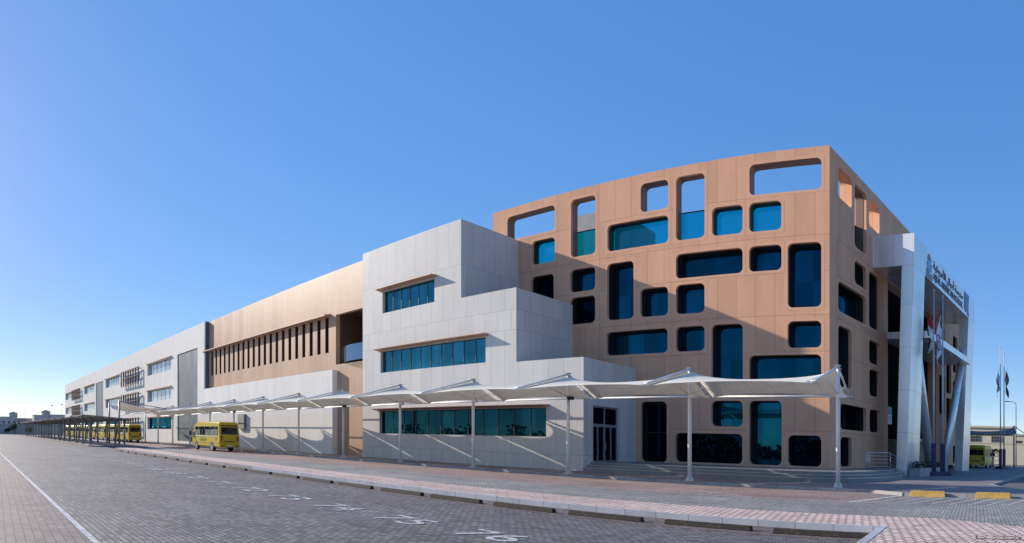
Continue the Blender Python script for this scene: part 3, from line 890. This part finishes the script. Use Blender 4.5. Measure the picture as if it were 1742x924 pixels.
# ---------------------------------------------------------------- shade canopies along the footway
PX, PY, SP, PH = -6.328, 28.7, 7.508, 5.58
FR, BK, LOWZ = 4.3, 2.70, 4.42
def canopy_mesh():
    """one bay between two posts: membrane hung from sloping arms, scalloped at both edges; local x from -SP to 0"""
    b = MB()
    nu, nv = 18, 20
    P = []
    g = .17
    for i in range(nu + 1):
        u = i / nu
        k = 4 * u * (1 - u)
        row = []
        for j in range(nv + 1):
            v = -1 + 2 * j / nv
            reach = (FR - .10 - .22 * k ** .8) if v < 0 else (BK - .1 - .78 * k ** .7)
            y = v * reach
            zs = PH - .16 - (PH - LOWZ - .08) * abs(v)
            zm = 4.96 - .50 * abs(v) ** 1.2 + .02
            e = min(1.0, k) ** .62
            z = zs * (1 - e) + zm * e
            row.append((-SP + g + u * (SP - 2 * g), y, z))
        P.append(row)
    b.grid(P)
    return b
def make_canopy():
    r = empty('shade_canopy', (0, 0, 0))
    m = canopy_mesh().build('membrane', M['membrane'], r)
    s_ = m.modifiers.new('thickness', 'SOLIDIFY'); s_.thickness = .012
    b = MB()
    b.tube((0, 0, 0), (0, 0, PH), .105, .09, 16)
    b.box(-.2, .2, -.2, .2, 0, .03)
    for a in range(4):
        q = Matrix.Rotation(a * math.pi / 2, 3, 'Z')
        b.poly([q @ Vector((.1, 0, .03)), q @ Vector((.2, 0, .03)), q @ Vector((.1, 0, .28))])
    b.build('post', M['steel'], r)
    for y, nm in ((-FR, 'front'), (BK, 'back')):
        b = MB()
        b.tube((0, 0, PH - .03), (0, y, LOWZ), .055, .045, 8)
        b.tube((0, y * .62, PH - .03 - (PH - LOWZ) * .62), (0, 0, 4.3), .03, n=6)
        b.tube((-.17, y, LOWZ), (.17, y, LOWZ), .03, n=6)
        b.build('arm', M['steel'], r)
    b = MB()
    b.tube((-SP, BK, LOWZ), (0, BK, LOWZ), .05, n=8)
    b.build('back_beam', M['steel'], r)
    b = MB()
    b.box(-.12, .12, -.14, .14, PH, PH + .05).tube((-.16, 0, PH - .12), (.16, 0, PH - .12), .045, n=8)
    b.build('cap', M['steel_grey'], r)
    return r
can_lab = [
 'rightmost cream shade canopy, ending at a free post before the copper corner', 'cream shade canopy before the glazed side door and copper wall', 'cream shade canopy before the right end of the long dark ground-floor window',
 'cream shade canopy before the middle of the long dark ground-floor window', 'cream shade canopy before the left end of the white stepped block', 'cream shade canopy over the copper strip left of the white stepped block',
 'cream shade canopy before the right end of the low white wall', 'cream shade canopy before the low white wall, second from its right end', 'cream shade canopy right behind the rear of the lone minibus',
 'cream shade canopy above the roof of the lone minibus', 'cream shade canopy before the right edge of the blue-grey panel', 'cream shade canopy before the tall blue-grey panel by the dark window', 'cream shade canopy at the far left end of its row, nearest the bus queue']
proto = make_canopy()
first = proto
for i, lab in enumerate(can_lab):
    o = first if i == 0 else copy_tree(proto)
    o.location = (PX - SP * i, PY, 0)
    tag(o, lab, 'canopy', 'cream shade canopies along the footway')
    if i in (0, 2, 5, 8):
        b = MB()
        b.box(.03, .34, -.16, .1, 4.12, 4.3).tube((0, 0, 4.25), (.1, 0, 4.22), .04, n=6)
        b.build('floodlight', M['steel_grey'] if i else M['steel'], o)
# last free post of the row
o = empty('canopy_post', (PX - SP * len(can_lab), PY, 0))
tag(o, 'last free canopy post at the far left end of the footway row', 'post')
b = MB(); b.tube((0, 0, 0), (0, 0, PH), .105, .09, 12); b.box(-.2, .2, -.2, .2, 0, .03); b.build('post', M['steel'], o)
for y in (-FR, BK): MB().tube((0, 0, PH - .03), (0, y, LOWZ), .055, n=8).build('arm', M['steel'], o)

# two sails bridging the service road at the far end, on tall posts
def sail(x0, x1, xa0, xa1, lab):
    r = tag(empty('shade_sail', (x0, 18.5, 0)), lab, 'shade sail')
    c00, c10, c01, c11 = Vector((0, 0, 5.5)), Vector((x1 - x0, 0, 5.5)), Vector((xa0 - x0, 9.2, 5.1)), Vector((xa1 - x0, 9.2, 5.1))
    P = []
    for i in range(13):
        u = i / 12
        row = []
        for j in range(13):
            v = j / 12
            p = c00 * (1 - u) * (1 - v) + c10 * u * (1 - v) + c01 * (1 - u) * v + c11 * u * v
            k = 4 * u * (1 - u); q = 4 * v * (1 - v)
            p = p + Vector((0, 0, -.95 * k * (1 - v) - .3 * q))
            row.append(p)
        P.append(row)
    m = MB().grid(P).build('membrane', M['membrane'], r)
    m.modifiers.new('thickness', 'SOLIDIFY').thickness = .012
    b = MB(); b.tube((0, 0, 0), (0, 0, 5.62), .13, .11, 12); b.box(-.25, .25, -.25, .25, 0, .04); b.build('post', M['steel_grey'], r)
    b = MB(); b.tube(c00, c01, .06, n=8); b.build('beam', M['steel_grey'], r)
    return r
sail(-79.6, -85.5, -88.6, -96.1, 'cream sail on a tall post stretched across the service road near the bus queue')
o = tag(empty('canopy_post', (-85.6, 18.5, 0)), 'bare tall canopy post behind the sail post, over the far car shades', 'post')
MB().tube((0, 0, 0), (0, 0, 5.6), .13, .11, 12).build('post', M['steel_grey'], o)
MB().box(-.25, .25, -.25, .25, 0, .04).build('base_plate', M['steel_grey'], o)

# dark flat car shades over the bays at the far left
cs_lab = ['nearest dark flat car shade, its end facing the camera', 'dark flat car shade second in the far-left row', 'dark flat car shade third in the far-left row', 'dark flat car shade fourth in the far-left row', 'dark flat car shade fifth in the far-left row', 'dark flat car shade at the far end of its row']
pr = empty('car_shade')
P = []
for i in range(9):
    x = -i * 16 / 8
    row = []
    for j in range(7):
        v = j / 6
        y = 12.3 + 6.5 * v
        row.append((x + (-7.0 * v if i == 0 else 0) * .28, y - 16, 3.38 - .35 * v + (.12 if i in (0, 4, 8) else 0)))
    P.append(row)
m = MB().grid(P, False).build('roof', M['membrane_dark'], pr)
m.modifiers.new('thickness', 'SOLIDIFY').thickness = .05
for x in (-3.2, -8.2, -13.2):
    for y, zz in ((13.8, 3.3), (18.0, 3.05)):
        b = MB(); b.tube((x, y - 16, 0), (x, y - 16, zz + .02), .12, n=10); b.box(x - .25, x + .25, y - 16.25, y - 15.75, 0, .12); b.build('post', M['steel_grey'], pr)
    b = MB(); b.tube((x, -3.6, 3.27), (x, 2.6, 2.98), .06, n=8); b.build('rafter', M['steel_grey'], pr)
for i, lab in enumerate(cs_lab):
    o = pr if i == 0 else copy_tree(pr)
    o.location = (-71.5 - 16.6 * i, 16, 0)
    tag(o, lab, 'car shade', 'dark flat car shades at the far left')
slab('footway', [(-71, 12.9), (-69.4, 13.6), (-69.4, 19.5), (-172, 19.5), (-172, 12.9)], 0, M['pav_walk'], .25)

# ---------------------------------------------------------------- buses
def make_bus():
    r = empty('minibus')
    # side outline (front towards -x), extruded across and rounded
    out = [(-3.42, .42), (-3.5, .95), (-3.42, 1.35), (-3.02, 2.28), (-2.72, 2.5), (-2.0, 2.6), (2.9, 2.6), (3.28, 2.52), (3.44, 2.2), (3.5, 1.2), (3.48, .45), (3.3, .36), (-3.2, .36)]
    b = MB()
    b.hexa([(x, -1.02, z) for x, z in out], [(x, 1.02, z) for x, z in out])
    for v in b.bm.verts:
        if v.co.z > 1.3: v.co.y *= 1 - .055 * (v.co.z - 1.3) / 1.3
    es = [e for e in b.bm.edges if abs(e.verts[0].co.y - e.verts[1].co.y) < .2]
    bmesh.ops.bevel(b.bm, geom=es, offset=.11, segments=3, affect='EDGES')
    b.build('body', M['yellow_bus'], r)
    for sy in (-1, 1):
        yb = lambda z: sy * (1.02 * (1 - .055 * max(0, z - 1.3) / 1.3))
        for k, (x0, x1) in enumerate(((-2.62, -1.75), (-1.62, -.25), (-.15, 1.1), (1.2, 2.3), (2.38, 3.05))):
            z0, z1 = 1.42, 2.18
            xo = -.28 if k == 0 else 0
            b = MB()
            q = [(x0 + xo, z0), (x1, z0), (x1, z1), (x0, z1)]
            b.hexa([(x, yb(z) - sy * .02, z) for x, z in q], [(x, yb(z) + sy * .008, z) for x, z in q])
            b.build('side_window', M['bus_glass'], r)
        b = MB(); b.box(-2.6, 3.1, sy * 1.021, sy * 1.034, 1.28, 1.35); b.build('trim', M['sign_white'], r)
        b = MB(); b.box(-3.0, 3.3, sy * 1.021, sy * 1.032, .72, .76); b.build('trim', M['chrome'], r)
        for x in (-2.25, 1.75):
            wq = MB(); wq.tube((x, sy * .80, .38), (x, sy * 1.03, .38), .38, n=20).build
            wo = wq.build('wheel', M['tyre'], r)
            MB().tube((x, sy * 1.031, .38), (x, sy * 1.045, .38), .21, n=16).build('rim', M['rim'], wo)
            a_ = MB()
            for k in range(10):
                t0, t1 = math.pi * k / 10, math.pi * (k + 1) / 10
                a_.poly([(x + .47 * math.cos(t0), sy * 1.0225, .38 + .47 * math.sin(t0)), (x + .47 * math.cos(t1), sy * 1.0225, .38 + .47 * math.sin(t1)), (x, sy * 1.0225, .38)])
            a_.build('wheel_arch', M['black'], r)
        b = MB(); b.tube((-3.1, sy * 1.0, 1.6), (-3.5, sy * 1.22, 1.62), .025, n=6); b.box(-3.62, -3.46, sy * 1.2 - .12, sy * 1.2 + .12, 1.35, 1.8); b.build('mirror', M['mirror'], r)
        b = MB(); b.box(3.45, 3.515, sy * .80 - .09, sy * .80 + .09, .92, 1.38); b.build('tail_light', M['red'], r)
        b = MB(); b.box(-3.52, -3.44, sy * .75 - .14, sy * .75 + .14, .75, .98); b.build('headlight', M['sign_white'], r)
    b = MB(); b.hexa([(3.40, -.84, 1.5), (3.40, .84, 1.5), (3.30, .80, 2.3), (3.30, -.80, 2.3)], [(3.497, -.84, 1.5), (3.497, .84, 1.5), (3.43, .80, 2.3), (3.43, -.80, 2.3)]); b.build('rear_window', M['bus_glass_rear'], r)
    b = MB(); b.hexa([(-3.38, -.9, 1.4), (-3.38, .9, 1.4), (-3.04, .84, 2.25), (-3.04, -.84, 2.25)], [(-3.46, -.9, 1.4), (-3.46, .9, 1.4), (-3.08, .84, 2.25), (-3.08, -.84, 2.25)]); b.build('windscreen', M['bus_glass'], r)
    b = MB(); b.box(3.40, 3.60, -1.0, 1.0, .40, .66).bevel(.03); b.build('rear_bumper', M['yellow_bus'], r)
    b = MB(); b.box(3.602, 3.612, -.28, .28, .46, .58); b.build('number_plate', M['sign_white'], r)
    for ya in (-.9, .55): MB().box(3.60, 3.612, ya, ya + .35, .47, .58).build('reflector', M['red'], r)
    b = MB(); b.box(3.48, 3.512, -.55, .55, .84, .93); b.build('door_handle_bar', M['sign_brown'], r)
    for sy in (-1,):
        for body, z0, z1, x0, x1 in ((('SCHOOL BUS'), .88, 1.04, -1.35, .35), ('\uFEE3\uFEAA\uFEAD\uFEB3\uFEF4\uFE94'[::-1], 1.06, 1.22, -1.2, .2)):
            me = fit_mesh(text_mesh(body, .2, .002, offset=.004), x0, x1, z0, z1)
            me.transform(Matrix(((1, 0, 0, 0), (0, 0, -1, -1.024), (0, 1, 0, 0), (0, 0, 0, 1))))
            mesh_obj('lettering', me, M['sign_brown'], r)
    b = MB(); b.box(2.62, 2.75, -1.032, -1.021, .95, 1.2); b.build('side_marker', M['amber'], r)
    return r
bus = make_bus()
bl = ['yellow minibus parked alone by the low white wall, rear to the camera', 'yellow minibus at the near end of the queue, full rear visible beside the white wing',
      'yellow minibus second in the queue under the canopies', 'yellow minibus third in the queue under the canopies', 'yellow minibus fourth in the queue under the canopies',
      'yellow minibus fifth in the queue under the canopies', 'yellow minibus sixth in the queue under the canopies', 'yellow minibus seventh in the queue under the canopies', 'yellow minibus at the far end of the queue under the canopies']
spots = [(-63.4, 25.15, 1.0)] + [(-104.2 - 9.6 * k, 25.9, 1.06) for k in range(8)]
for i, ((x, y, s_), lab) in enumerate(zip(spots, bl)):
    o = bus if i == 0 else copy_tree(bus)
    o.location = (x, y, Z)
    o.scale = (1.17, 1.08, 1.17)
    tag(o, lab, 'minibus', 'yellow school minibuses')
# parked bus far right behind the railing
o = copy_tree(bus); o.location = (.55, 84, Z); o.rotation_euler = (0, 0, R(262)); tag(o, 'yellow minibus in shade at the far right behind the white column', 'minibus', 'yellow school minibuses')

# ---------------------------------------------------------------- wheel stops and yellow kerb blocks
def make_stop():
    b = MB()
    b.hexa([(-1.06, -.09, 0), (1.06, -.09, 0), (1.06, .09, 0), (-1.06, .09, 0)], [(-1.05, -.06, .11), (1.05, -.06, .11), (1.05, .06, .11), (-1.05, .06, .11)])
    b.bevel(.012, 1)
    return b.build('wheel_stop', M['stop'])
ws = make_stop()
for k in range(21):
    o = ws if k == 0 else ws.copy()
    if k: COL.objects.link(o)
    o.location = (-3.22 - 2.652 * k + random.uniform(-.04, .04), 13.03 + random.uniform(-.06, .06), Z + .004)
    o.rotation_euler = (0, 0, random.uniform(-.025, .025))
    lab = ('weathered dark wheel stop nearest the right end of the island kerb', 'weathered dark wheel stop second from the right end of the island kerb')[k] if k < 2 else 'weathered dark wheel stop at the head of the bay painted %d' % (78 - k)
    tag(o, lab, 'wheel stop', 'wheel stops along the island kerb')
for x, lab in ((-2.0, 'yellow painted kerb block beside the hatching, left of the pair'), (.68, 'yellow painted kerb block beside the hatching, right of the pair')):
    b = MB()
    b.hexa([(-.72, -.16, 0), (.72, -.16, 0), (.72, .12, 0), (-.72, .12, 0)], [(-.70, -.10, .25), (.70, -.10, .25), (.70, .12, .25), (-.70, .12, .25)])
    b.bevel(.02, 2)
    o = b.build('kerb_block', M['yellow_kerb'])
    o.location = (x, 26.3, Z + .004)
    tag(o, lab, 'kerb block', 'yellow kerb blocks')
# steel drain frame in the pink paving
t = tag(empty('drain_cover', (.42, 12.7, .002)), 'rusty drain cover set in the pink paving at the lower right', 'drain cover')
MB().box(-.42, .42, -.2, .2, 0, .004).build('lid', M['pav_pink'], t)
f = bars('frame', -.44, .44, 0, .009, -.22, .22, 1, 1, .018, M['fin'], t)
f.rotation_euler = (-math.pi / 2, 0, 0); f.location.z = .012
tag(MB().box(-27.9, -27.2, 32.9, 33.2, .0, .07).bevel(.01, 1).build('floor_plate', M['black']), 'small black plate lying on the footway below the long dark window', 'plate')

# ---------------------------------------------------------------- flagpoles and flags
def flagpole(x, y, h, lab, grp):
    r = tag(empty('flagpole', (x, y, .3)), lab, 'flagpole', grp)
    MB().tube((0, 0, 0), (0, 0, h - .3), .085, .05, 14).build('pole', M['pole'], r)
    MB().ball((0, 0, h - .22), .1).build('finial', M['pole'], r)
    MB().box(-.19, .19, -.19, .19, .003, 2.15).build('sleeve', M['blue_base'], r)
    return r
def plinth(x, y, rz, lab):
    b = MB().box(-.95, .95, -.45, .45, 0, .32).bevel(.02, 1)
    o = b.build('plinth', M['blue_base']); o.location = (x, y, -.01); o.rotation_euler = (0, 0, rz)
    return tag(o, lab, 'plinth')
def flag(x, y, ztop, kind, lab, side=(-1, 0), L=3.3, Hh=1.9):
    """limp flag: hoist on the pole, the fly hanging down in folds"""
    r = Vector((side[0], side[1], 0)).normalized()
    nrm = Vector((-r.y, r.x, 0))
    nu, nv = 34, 24
    P = []
    for i in range(nu + 1):
        u = i / nu
        row = []
        for j in range(nv + 1):
            v = j / nv
            drop = u * L * (.93 - .25 * (1 - v) * u) + v * Hh * (1 - .45 * u)
            out = .07 + .66 * math.sin(math.pi * min(1, .12 + .88 * u) * .60) * (.62 + .38 * math.sin(v * 6.0 + u * 2.4)) * (1 - .35 * u * u)
            fold = .20 * (.15 + u) ** .5 * math.sin(v * 12 + u * 3.0)
            p = r * out + nrm * fold + Vector((0, 0, -drop))
            row.append(p)
        P.append(row)
    def mi(i, j):
        u, v = (i + .5) / nu, (j + .5) / nv
        if kind == 'nation':
            return 0 if u < .27 else (1 if v < .34 else (2 if v < .67 else 3))
        c = (u - .52) ** 2 / .05 + (v - .5) ** 2 / .09
        return 1 if (.45 < c < .8 or (c < .35 and (i + j) % 3 == 0)) else 0
    b = MB().grid(P, True, mi)
    ms = [M['fred'], M['fgreen'], M['fwhite'], M['fblack']] if kind == 'nation' else [M['fwhite'], M['fpurple']]
    o = b.build('flag', ms, None, normals=False)
    o.location = (x, y, ztop)
    return tag(o, lab, 'flag')
FA, FB = (-3.25, 48.4), (-2.6, 49.0)
plinth(-2.92, 48.7, math.atan2(.6, .7), 'navy blue plinth under the two near flagpoles')
flagpole(*FA, 14.0, 'left one of the two near flagpoles before the portal, with the red flag', 'flagpoles')
flagpole(*FB, 13.7, 'right one of the two near flagpoles before the portal, with the white flag', 'flagpoles')
flag(FA[0], FA[1], 12.75, 'nation', 'limp red, green, white and black flag before the portal', (-.8, -.6))
flag(FB[0], FB[1], 12.4, 'school', 'limp white flag with purple emblem before the portal', (-.85, -.5))
GA, GB = (2.95, 78.6), (3.42, 79.3)
plinth(3.2, 78.95, math.atan2(.7, .47), 'navy blue plinth under the two far flagpoles')
flagpole(*GA, 14.9, 'left one of the two far flagpoles beyond the portal', 'flagpoles')
flagpole(*GB, 14.4, 'right one of the two far flagpoles beyond the portal', 'flagpoles')
flag(GA[0], GA[1], 12.4, 'school', 'limp pale flag on the far pair of flagpoles', (-.9, -.4), 2.9, 1.7)
flag(GB[0], GB[1], 12.6, 'nation', 'limp red, green, white and black flag beyond the portal', (.95, -.2), 3.2, 1.9)

# ---------------------------------------------------------------- far right
bw = tag(empty('boundary_wall', (10, 124, 0)), 'sunlit cream boundary wall at the far right', 'wall')
MB().box(-20, 40, 0, .3, Z, 3.9).build('wall', M['cream'], bw)
MB().box(-20.1, 40.1, -.06, .36, 3.903, 4.1).build('coping', M['cream'], bw)
ch = tag(empty('house', (4, 134, 0)), 'cream house with flat roof and barred windows behind the boundary wall', 'house')
MB().box(-9, 4.2, 0, 12, Z, 7.4).build('wall', M['cream'], ch)
MB().box(-9.3, 4.5, -.3, 12.3, 7.403, 7.8).build('roof', M['cream'], ch)
for x in (-4.2, .2):
    p = MB().box(x - 1.1, x + 1.1, -.02, .05, 4.4, 5.7).build('window', M['villa_win'], ch)
    bars('grille', x - 1.12, x + 1.12, -.09, -.023, 4.4, 5.7, 4, 2, .07, M['steel_grey'], p)
MB().box(-7.5, -5.2, 3, 6, 7.803, 8.6).build('roof_house', M['villa'], ch)
b2 = tag(empty('house', (14, 150, 0)), 'lower cream house at the right edge behind the boundary wall', 'house')
MB().box(-8, 14, 0, 10, Z, 6.4).build('wall', M['cream'], b2)
MB().box(-8.2, 14.2, -.2, 10.2, 6.403, 6.7).build('roof', M['cream'], b2)
for x in (-4, 1, 6):
    MB().box(x - .8, x + .8, -.02, .05, 3.6, 5.2).build('window', M['villa_win'], b2)
# far canopy on one post
fc = tag(empty('shade_canopy', (4.9, 83.5, 0)), 'dark peaked shade canopy on a post at the far right', 'canopy')
MB().tube((0, 0, 0), (0, 0, 5.6), .11, .1, 12).build('post', M['steel_grey'], fc)
P = []
for i in range(15):
    u = i / 14
    P.append([(-8.2 + 8.2 * u, v * (3.8 - .5 * 4 * u * (1 - u)), (5.45 - 1.05 * abs(v)) * (1 - (4 * u * (1 - u)) ** .6) + (4.75 - .45 * abs(v)) * (4 * u * (1 - u)) ** .6) for v in [k / 6 - 1 for k in range(13)]])
m = MB().grid(P).build('membrane', M['membrane_dark'], fc); m.modifiers.new('thickness', 'SOLIDIFY').thickness = .012  # dark fabric puts the canopy's backlit shade into its colour
b = MB(); b.tube((0, 0, 5.55), (0, -3.9, 4.4), .06, n=8); b.tube((0, 0, 5.55), (0, 3.9, 4.4), .06, n=8); b.tube((0, 0, 5.55), (1.7, -.6, 4.3), .05, n=8); b.tube((0, -3.9, 4.4), (1.7, -.6, 4.3), .04, n=8); b.build('arm', M['steel_grey'], fc)
# far railing
r2 = tag(empty('railing', (-1.6, 82, 0)), 'white steel railing before the shaded bus at the far right', 'railing')
for k in range(4): MB().tube((k * 1.5, 0, 0), (k * 1.5, 0, 1.5), .04).build('post', M['steel'], r2)
for h in (.5, 1.0, 1.5): MB().tube((0, 0, h), (4.5, 0, h), .035).build('rail', M['steel'], r2)
# street lamps
def lamp(x, y, h, lab, arm):
    r = tag(empty('street_lamp', (x, y, Z)), lab, 'street lamp', 'street lamps')
    MB().tube((0, 0, 0), (0, 0, h), .11, .06, 10).build('post', M['lamp_dark'], r)
    b = MB()
    if arm: b.path([(0, 0, h), (-.4, 0, h + .3), (-1.3, 0, h + .4)], .05); b.build('arm', M['lamp_dark'], r); MB().box(-2.0, -1.2, -.14, .14, h + .32, h + .46).build('lantern', M['lamp_dark'], r)
    else:
        b.box(-1.2, 1.2, -.5, .5, h, h + .5); b.build('lantern', M['lamp_dark'], r)
    return r
lamp(7.0, 113, 11.0, 'tall thin street lamp at the right edge of the picture', True)
lamp(-398, 49, 17, 'taller dark lamp mast above the far-left car shades', False)
lamp(-396, 55, 17.5, 'dark lamp mast next to the far end of the white wing', False)
r = tag(empty('radio_mast', (-400, 32, Z)), 'very thin radio mast among the far-left villas', 'mast')
MB().tube((0, 0, 0), (0, 0, 15), .12, .05, 8).build('pole', M['lamp_dark'], r)
for h in (9, 12): MB().tube((-.6, 0, h), (.6, 0, h), .04, n=6).build('crossbar', M['lamp_dark'], r)
# palm at the far right
def palm(x, y, h, lab, seed):
    rr = random.Random(seed)
    r = tag(empty('palm_tree', (x, y, 0)), lab, 'palm tree')
    MB().tube((0, 0, Z), (.1, 0, h), .2, .16, 10).build('trunk', M['bark'], r)
    b = MB()
    for k in range(26):
        a = rr.uniform(0, 2 * math.pi); el = rr.uniform(-.1, 1.2); Lf = rr.uniform(1.2, 1.9)
        d = Vector((math.cos(a), math.sin(a), 0)); sd_ = Vector((-d.y, d.x, 0))
        prev = None
        for s_ in range(9):
            t = s_ / 8
            c = Vector((.1, 0, h)) + d * Lf * t * math.cos(el) + Vector((0, 0, Lf * (math.sin(el) * t - .95 * t * t)))
            if prev is not None:
                for sg_ in (-1, 1):
                    for q in range(2):
                        bse = prev.lerp(c, q * .5)
                        tip = bse + sd_ * sg_ * .42 * (1 - .6 * t) + d * .14 + Vector((0, 0, -.12))
                        b.poly([bse, bse + d * .09, tip])
            prev = c
    b.build('fronds', M['leaf_dry'], r, normals=False)
palm(2.4, 96, 2.3, 'small palm behind the far flagpoles', 3)

# ---------------------------------------------------------------- far left: wall, villas, shrubs
fwl = tag(empty('boundary_wall', (-215, 22, 0)), 'long grey-brown boundary wall closing the road at the far left', 'wall')
MB().box(-.2, .2, -40, 42, Z, 2.9).build('wall', M['villa'], fwl)
MB().box(-.28, .28, -40, 42, 2.903, 3.08).build('coping', M['villa_roof'], fwl)
vl = [(-405, 11.5, 11, 8.6, 0, 'far-left villa with flat roof at the picture edge'), (-400, 22, 10, 8.8, 1, 'far-left villa with a roof kiosk left of the radio mast'), (-410, 33, 11, 8.2, 0, 'plain flat far-left villa between two villas with kiosks'),
      (-395, 42, 10, 10.2, 1, 'far-left villa with a tall roof kiosk above the car shades'), (-392, 51.5, 9, 10.6, 0, 'far-left villa nearest the end of the white wing')]
for x, y, wd, h, ki, lab in vl:
    r = tag(empty('villa', (x, y, 0)), lab, 'villa', 'villas beyond the far-left wall')
    MB().box(-6, 6, -wd / 2, wd / 2, Z, h).build('wall', M['villa'], r)
    MB().box(-6.2, 6.2, -wd / 2 - .2, wd / 2 + .2, h + .003, h + .5).build('parapet', M['villa'], r)
    for k in range(3):
        for zf in (1.5, 5.0):
            yy = -wd / 2 + wd * (k + .5) / 3
            p = MB().box(5.98, 6.05, yy - .55, yy + .55, zf, zf + 1.7).build('window', M['villa_win'], r)
    if ki:
        MB().box(-2.6, 2.6, .4, wd / 2 + .5, h + .503, h + 2.6).build('roof_kiosk', M['villa'], r)
        b = MB()
        ym = (.4 + wd / 2 + .5) / 2
        b.hexa([(-3.2, -.2, h + 2.603), (3.2, -.2, h + 2.603), (3.2, wd / 2 + 1.1, h + 2.603), (-3.2, wd / 2 + 1.1, h + 2.603)], [(-.4, ym - .4, h + 3.7), (.4, ym - .4, h + 3.7), (.4, ym + .4, h + 3.7), (-.4, ym + .4, h + 3.7)])
        b.build('kiosk_roof', M['villa_roof'], r)
def shrub(x, y, h, wd, lab, seed):
    rr = random.Random(seed)
    r = tag(empty('tree', (x, y, Z)), lab, 'tree', 'trees before the far-left wall')
    b = MB(); b.tube((0, 0, 0), (0, 0, h * .6), .12, .06, 8)
    for k in range(4):
        a = rr.uniform(0, 6.28); b.tube((0, 0, h * .35), (math.cos(a) * wd * .3, math.sin(a) * wd * .3, h * .75), .05, .02, 6)
    b.build('trunk', M['bark'], r)
    b = MB()
    cl = [(rr.uniform(-.35, .35) * wd, rr.uniform(-.35, .35) * wd, h * rr.uniform(.45, .85)) for _ in range(9)]
    for k in range(900):
        c = Vector(rr.choice(cl)) + Vector((rr.gauss(0, .13 * wd), rr.gauss(0, .13 * wd), rr.gauss(0, .1 * h)))
        a = Vector((rr.uniform(-1, 1), rr.uniform(-1, 1), rr.uniform(-1, 1))).normalized() * .16
        q = a.orthogonal().normalized() * .1
        b.poly([c - a, c + q, c + a, c - q])
    b.build('crown', M['leaf'], r, normals=False)
shrub(-211, 13.6, 4.2, 3.2, 'taller dark tree before the far-left wall', 1)
shrub(-212, 11.5, 2.2, 2.2, 'low dark shrub left of the taller tree by the far-left wall', 2)
shrub(-211, 18.5, 2.4, 2.6, 'low dark shrub right of the taller tree by the far-left wall', 4)

# ---------------------------------------------------------------- belt of trees across the road, behind the camera: seen mirrored in the ground-floor glass
rr = random.Random(11)
b = MB()
for k in range(11000):
    x = rr.uniform(-230, 25)
    h = 3.2 + 1.6 * math.sin(x * .35) + 1.1 * math.sin(x * .93 + 1)
    c = Vector((x, -34 + rr.gauss(0, 1.1), Z + abs(rr.random() ** .8) * max(1.2, h)))
    a = Vector((rr.uniform(-1, 1), rr.uniform(-1, 1), rr.uniform(-1, 1))).normalized() * .55
    q = a.orthogonal().normalized() * .36
    b.poly([c - a, c + q, c + a, c - q])
tag(b.build('tree_belt', M['leaf'], normals=False), kind='stuff')
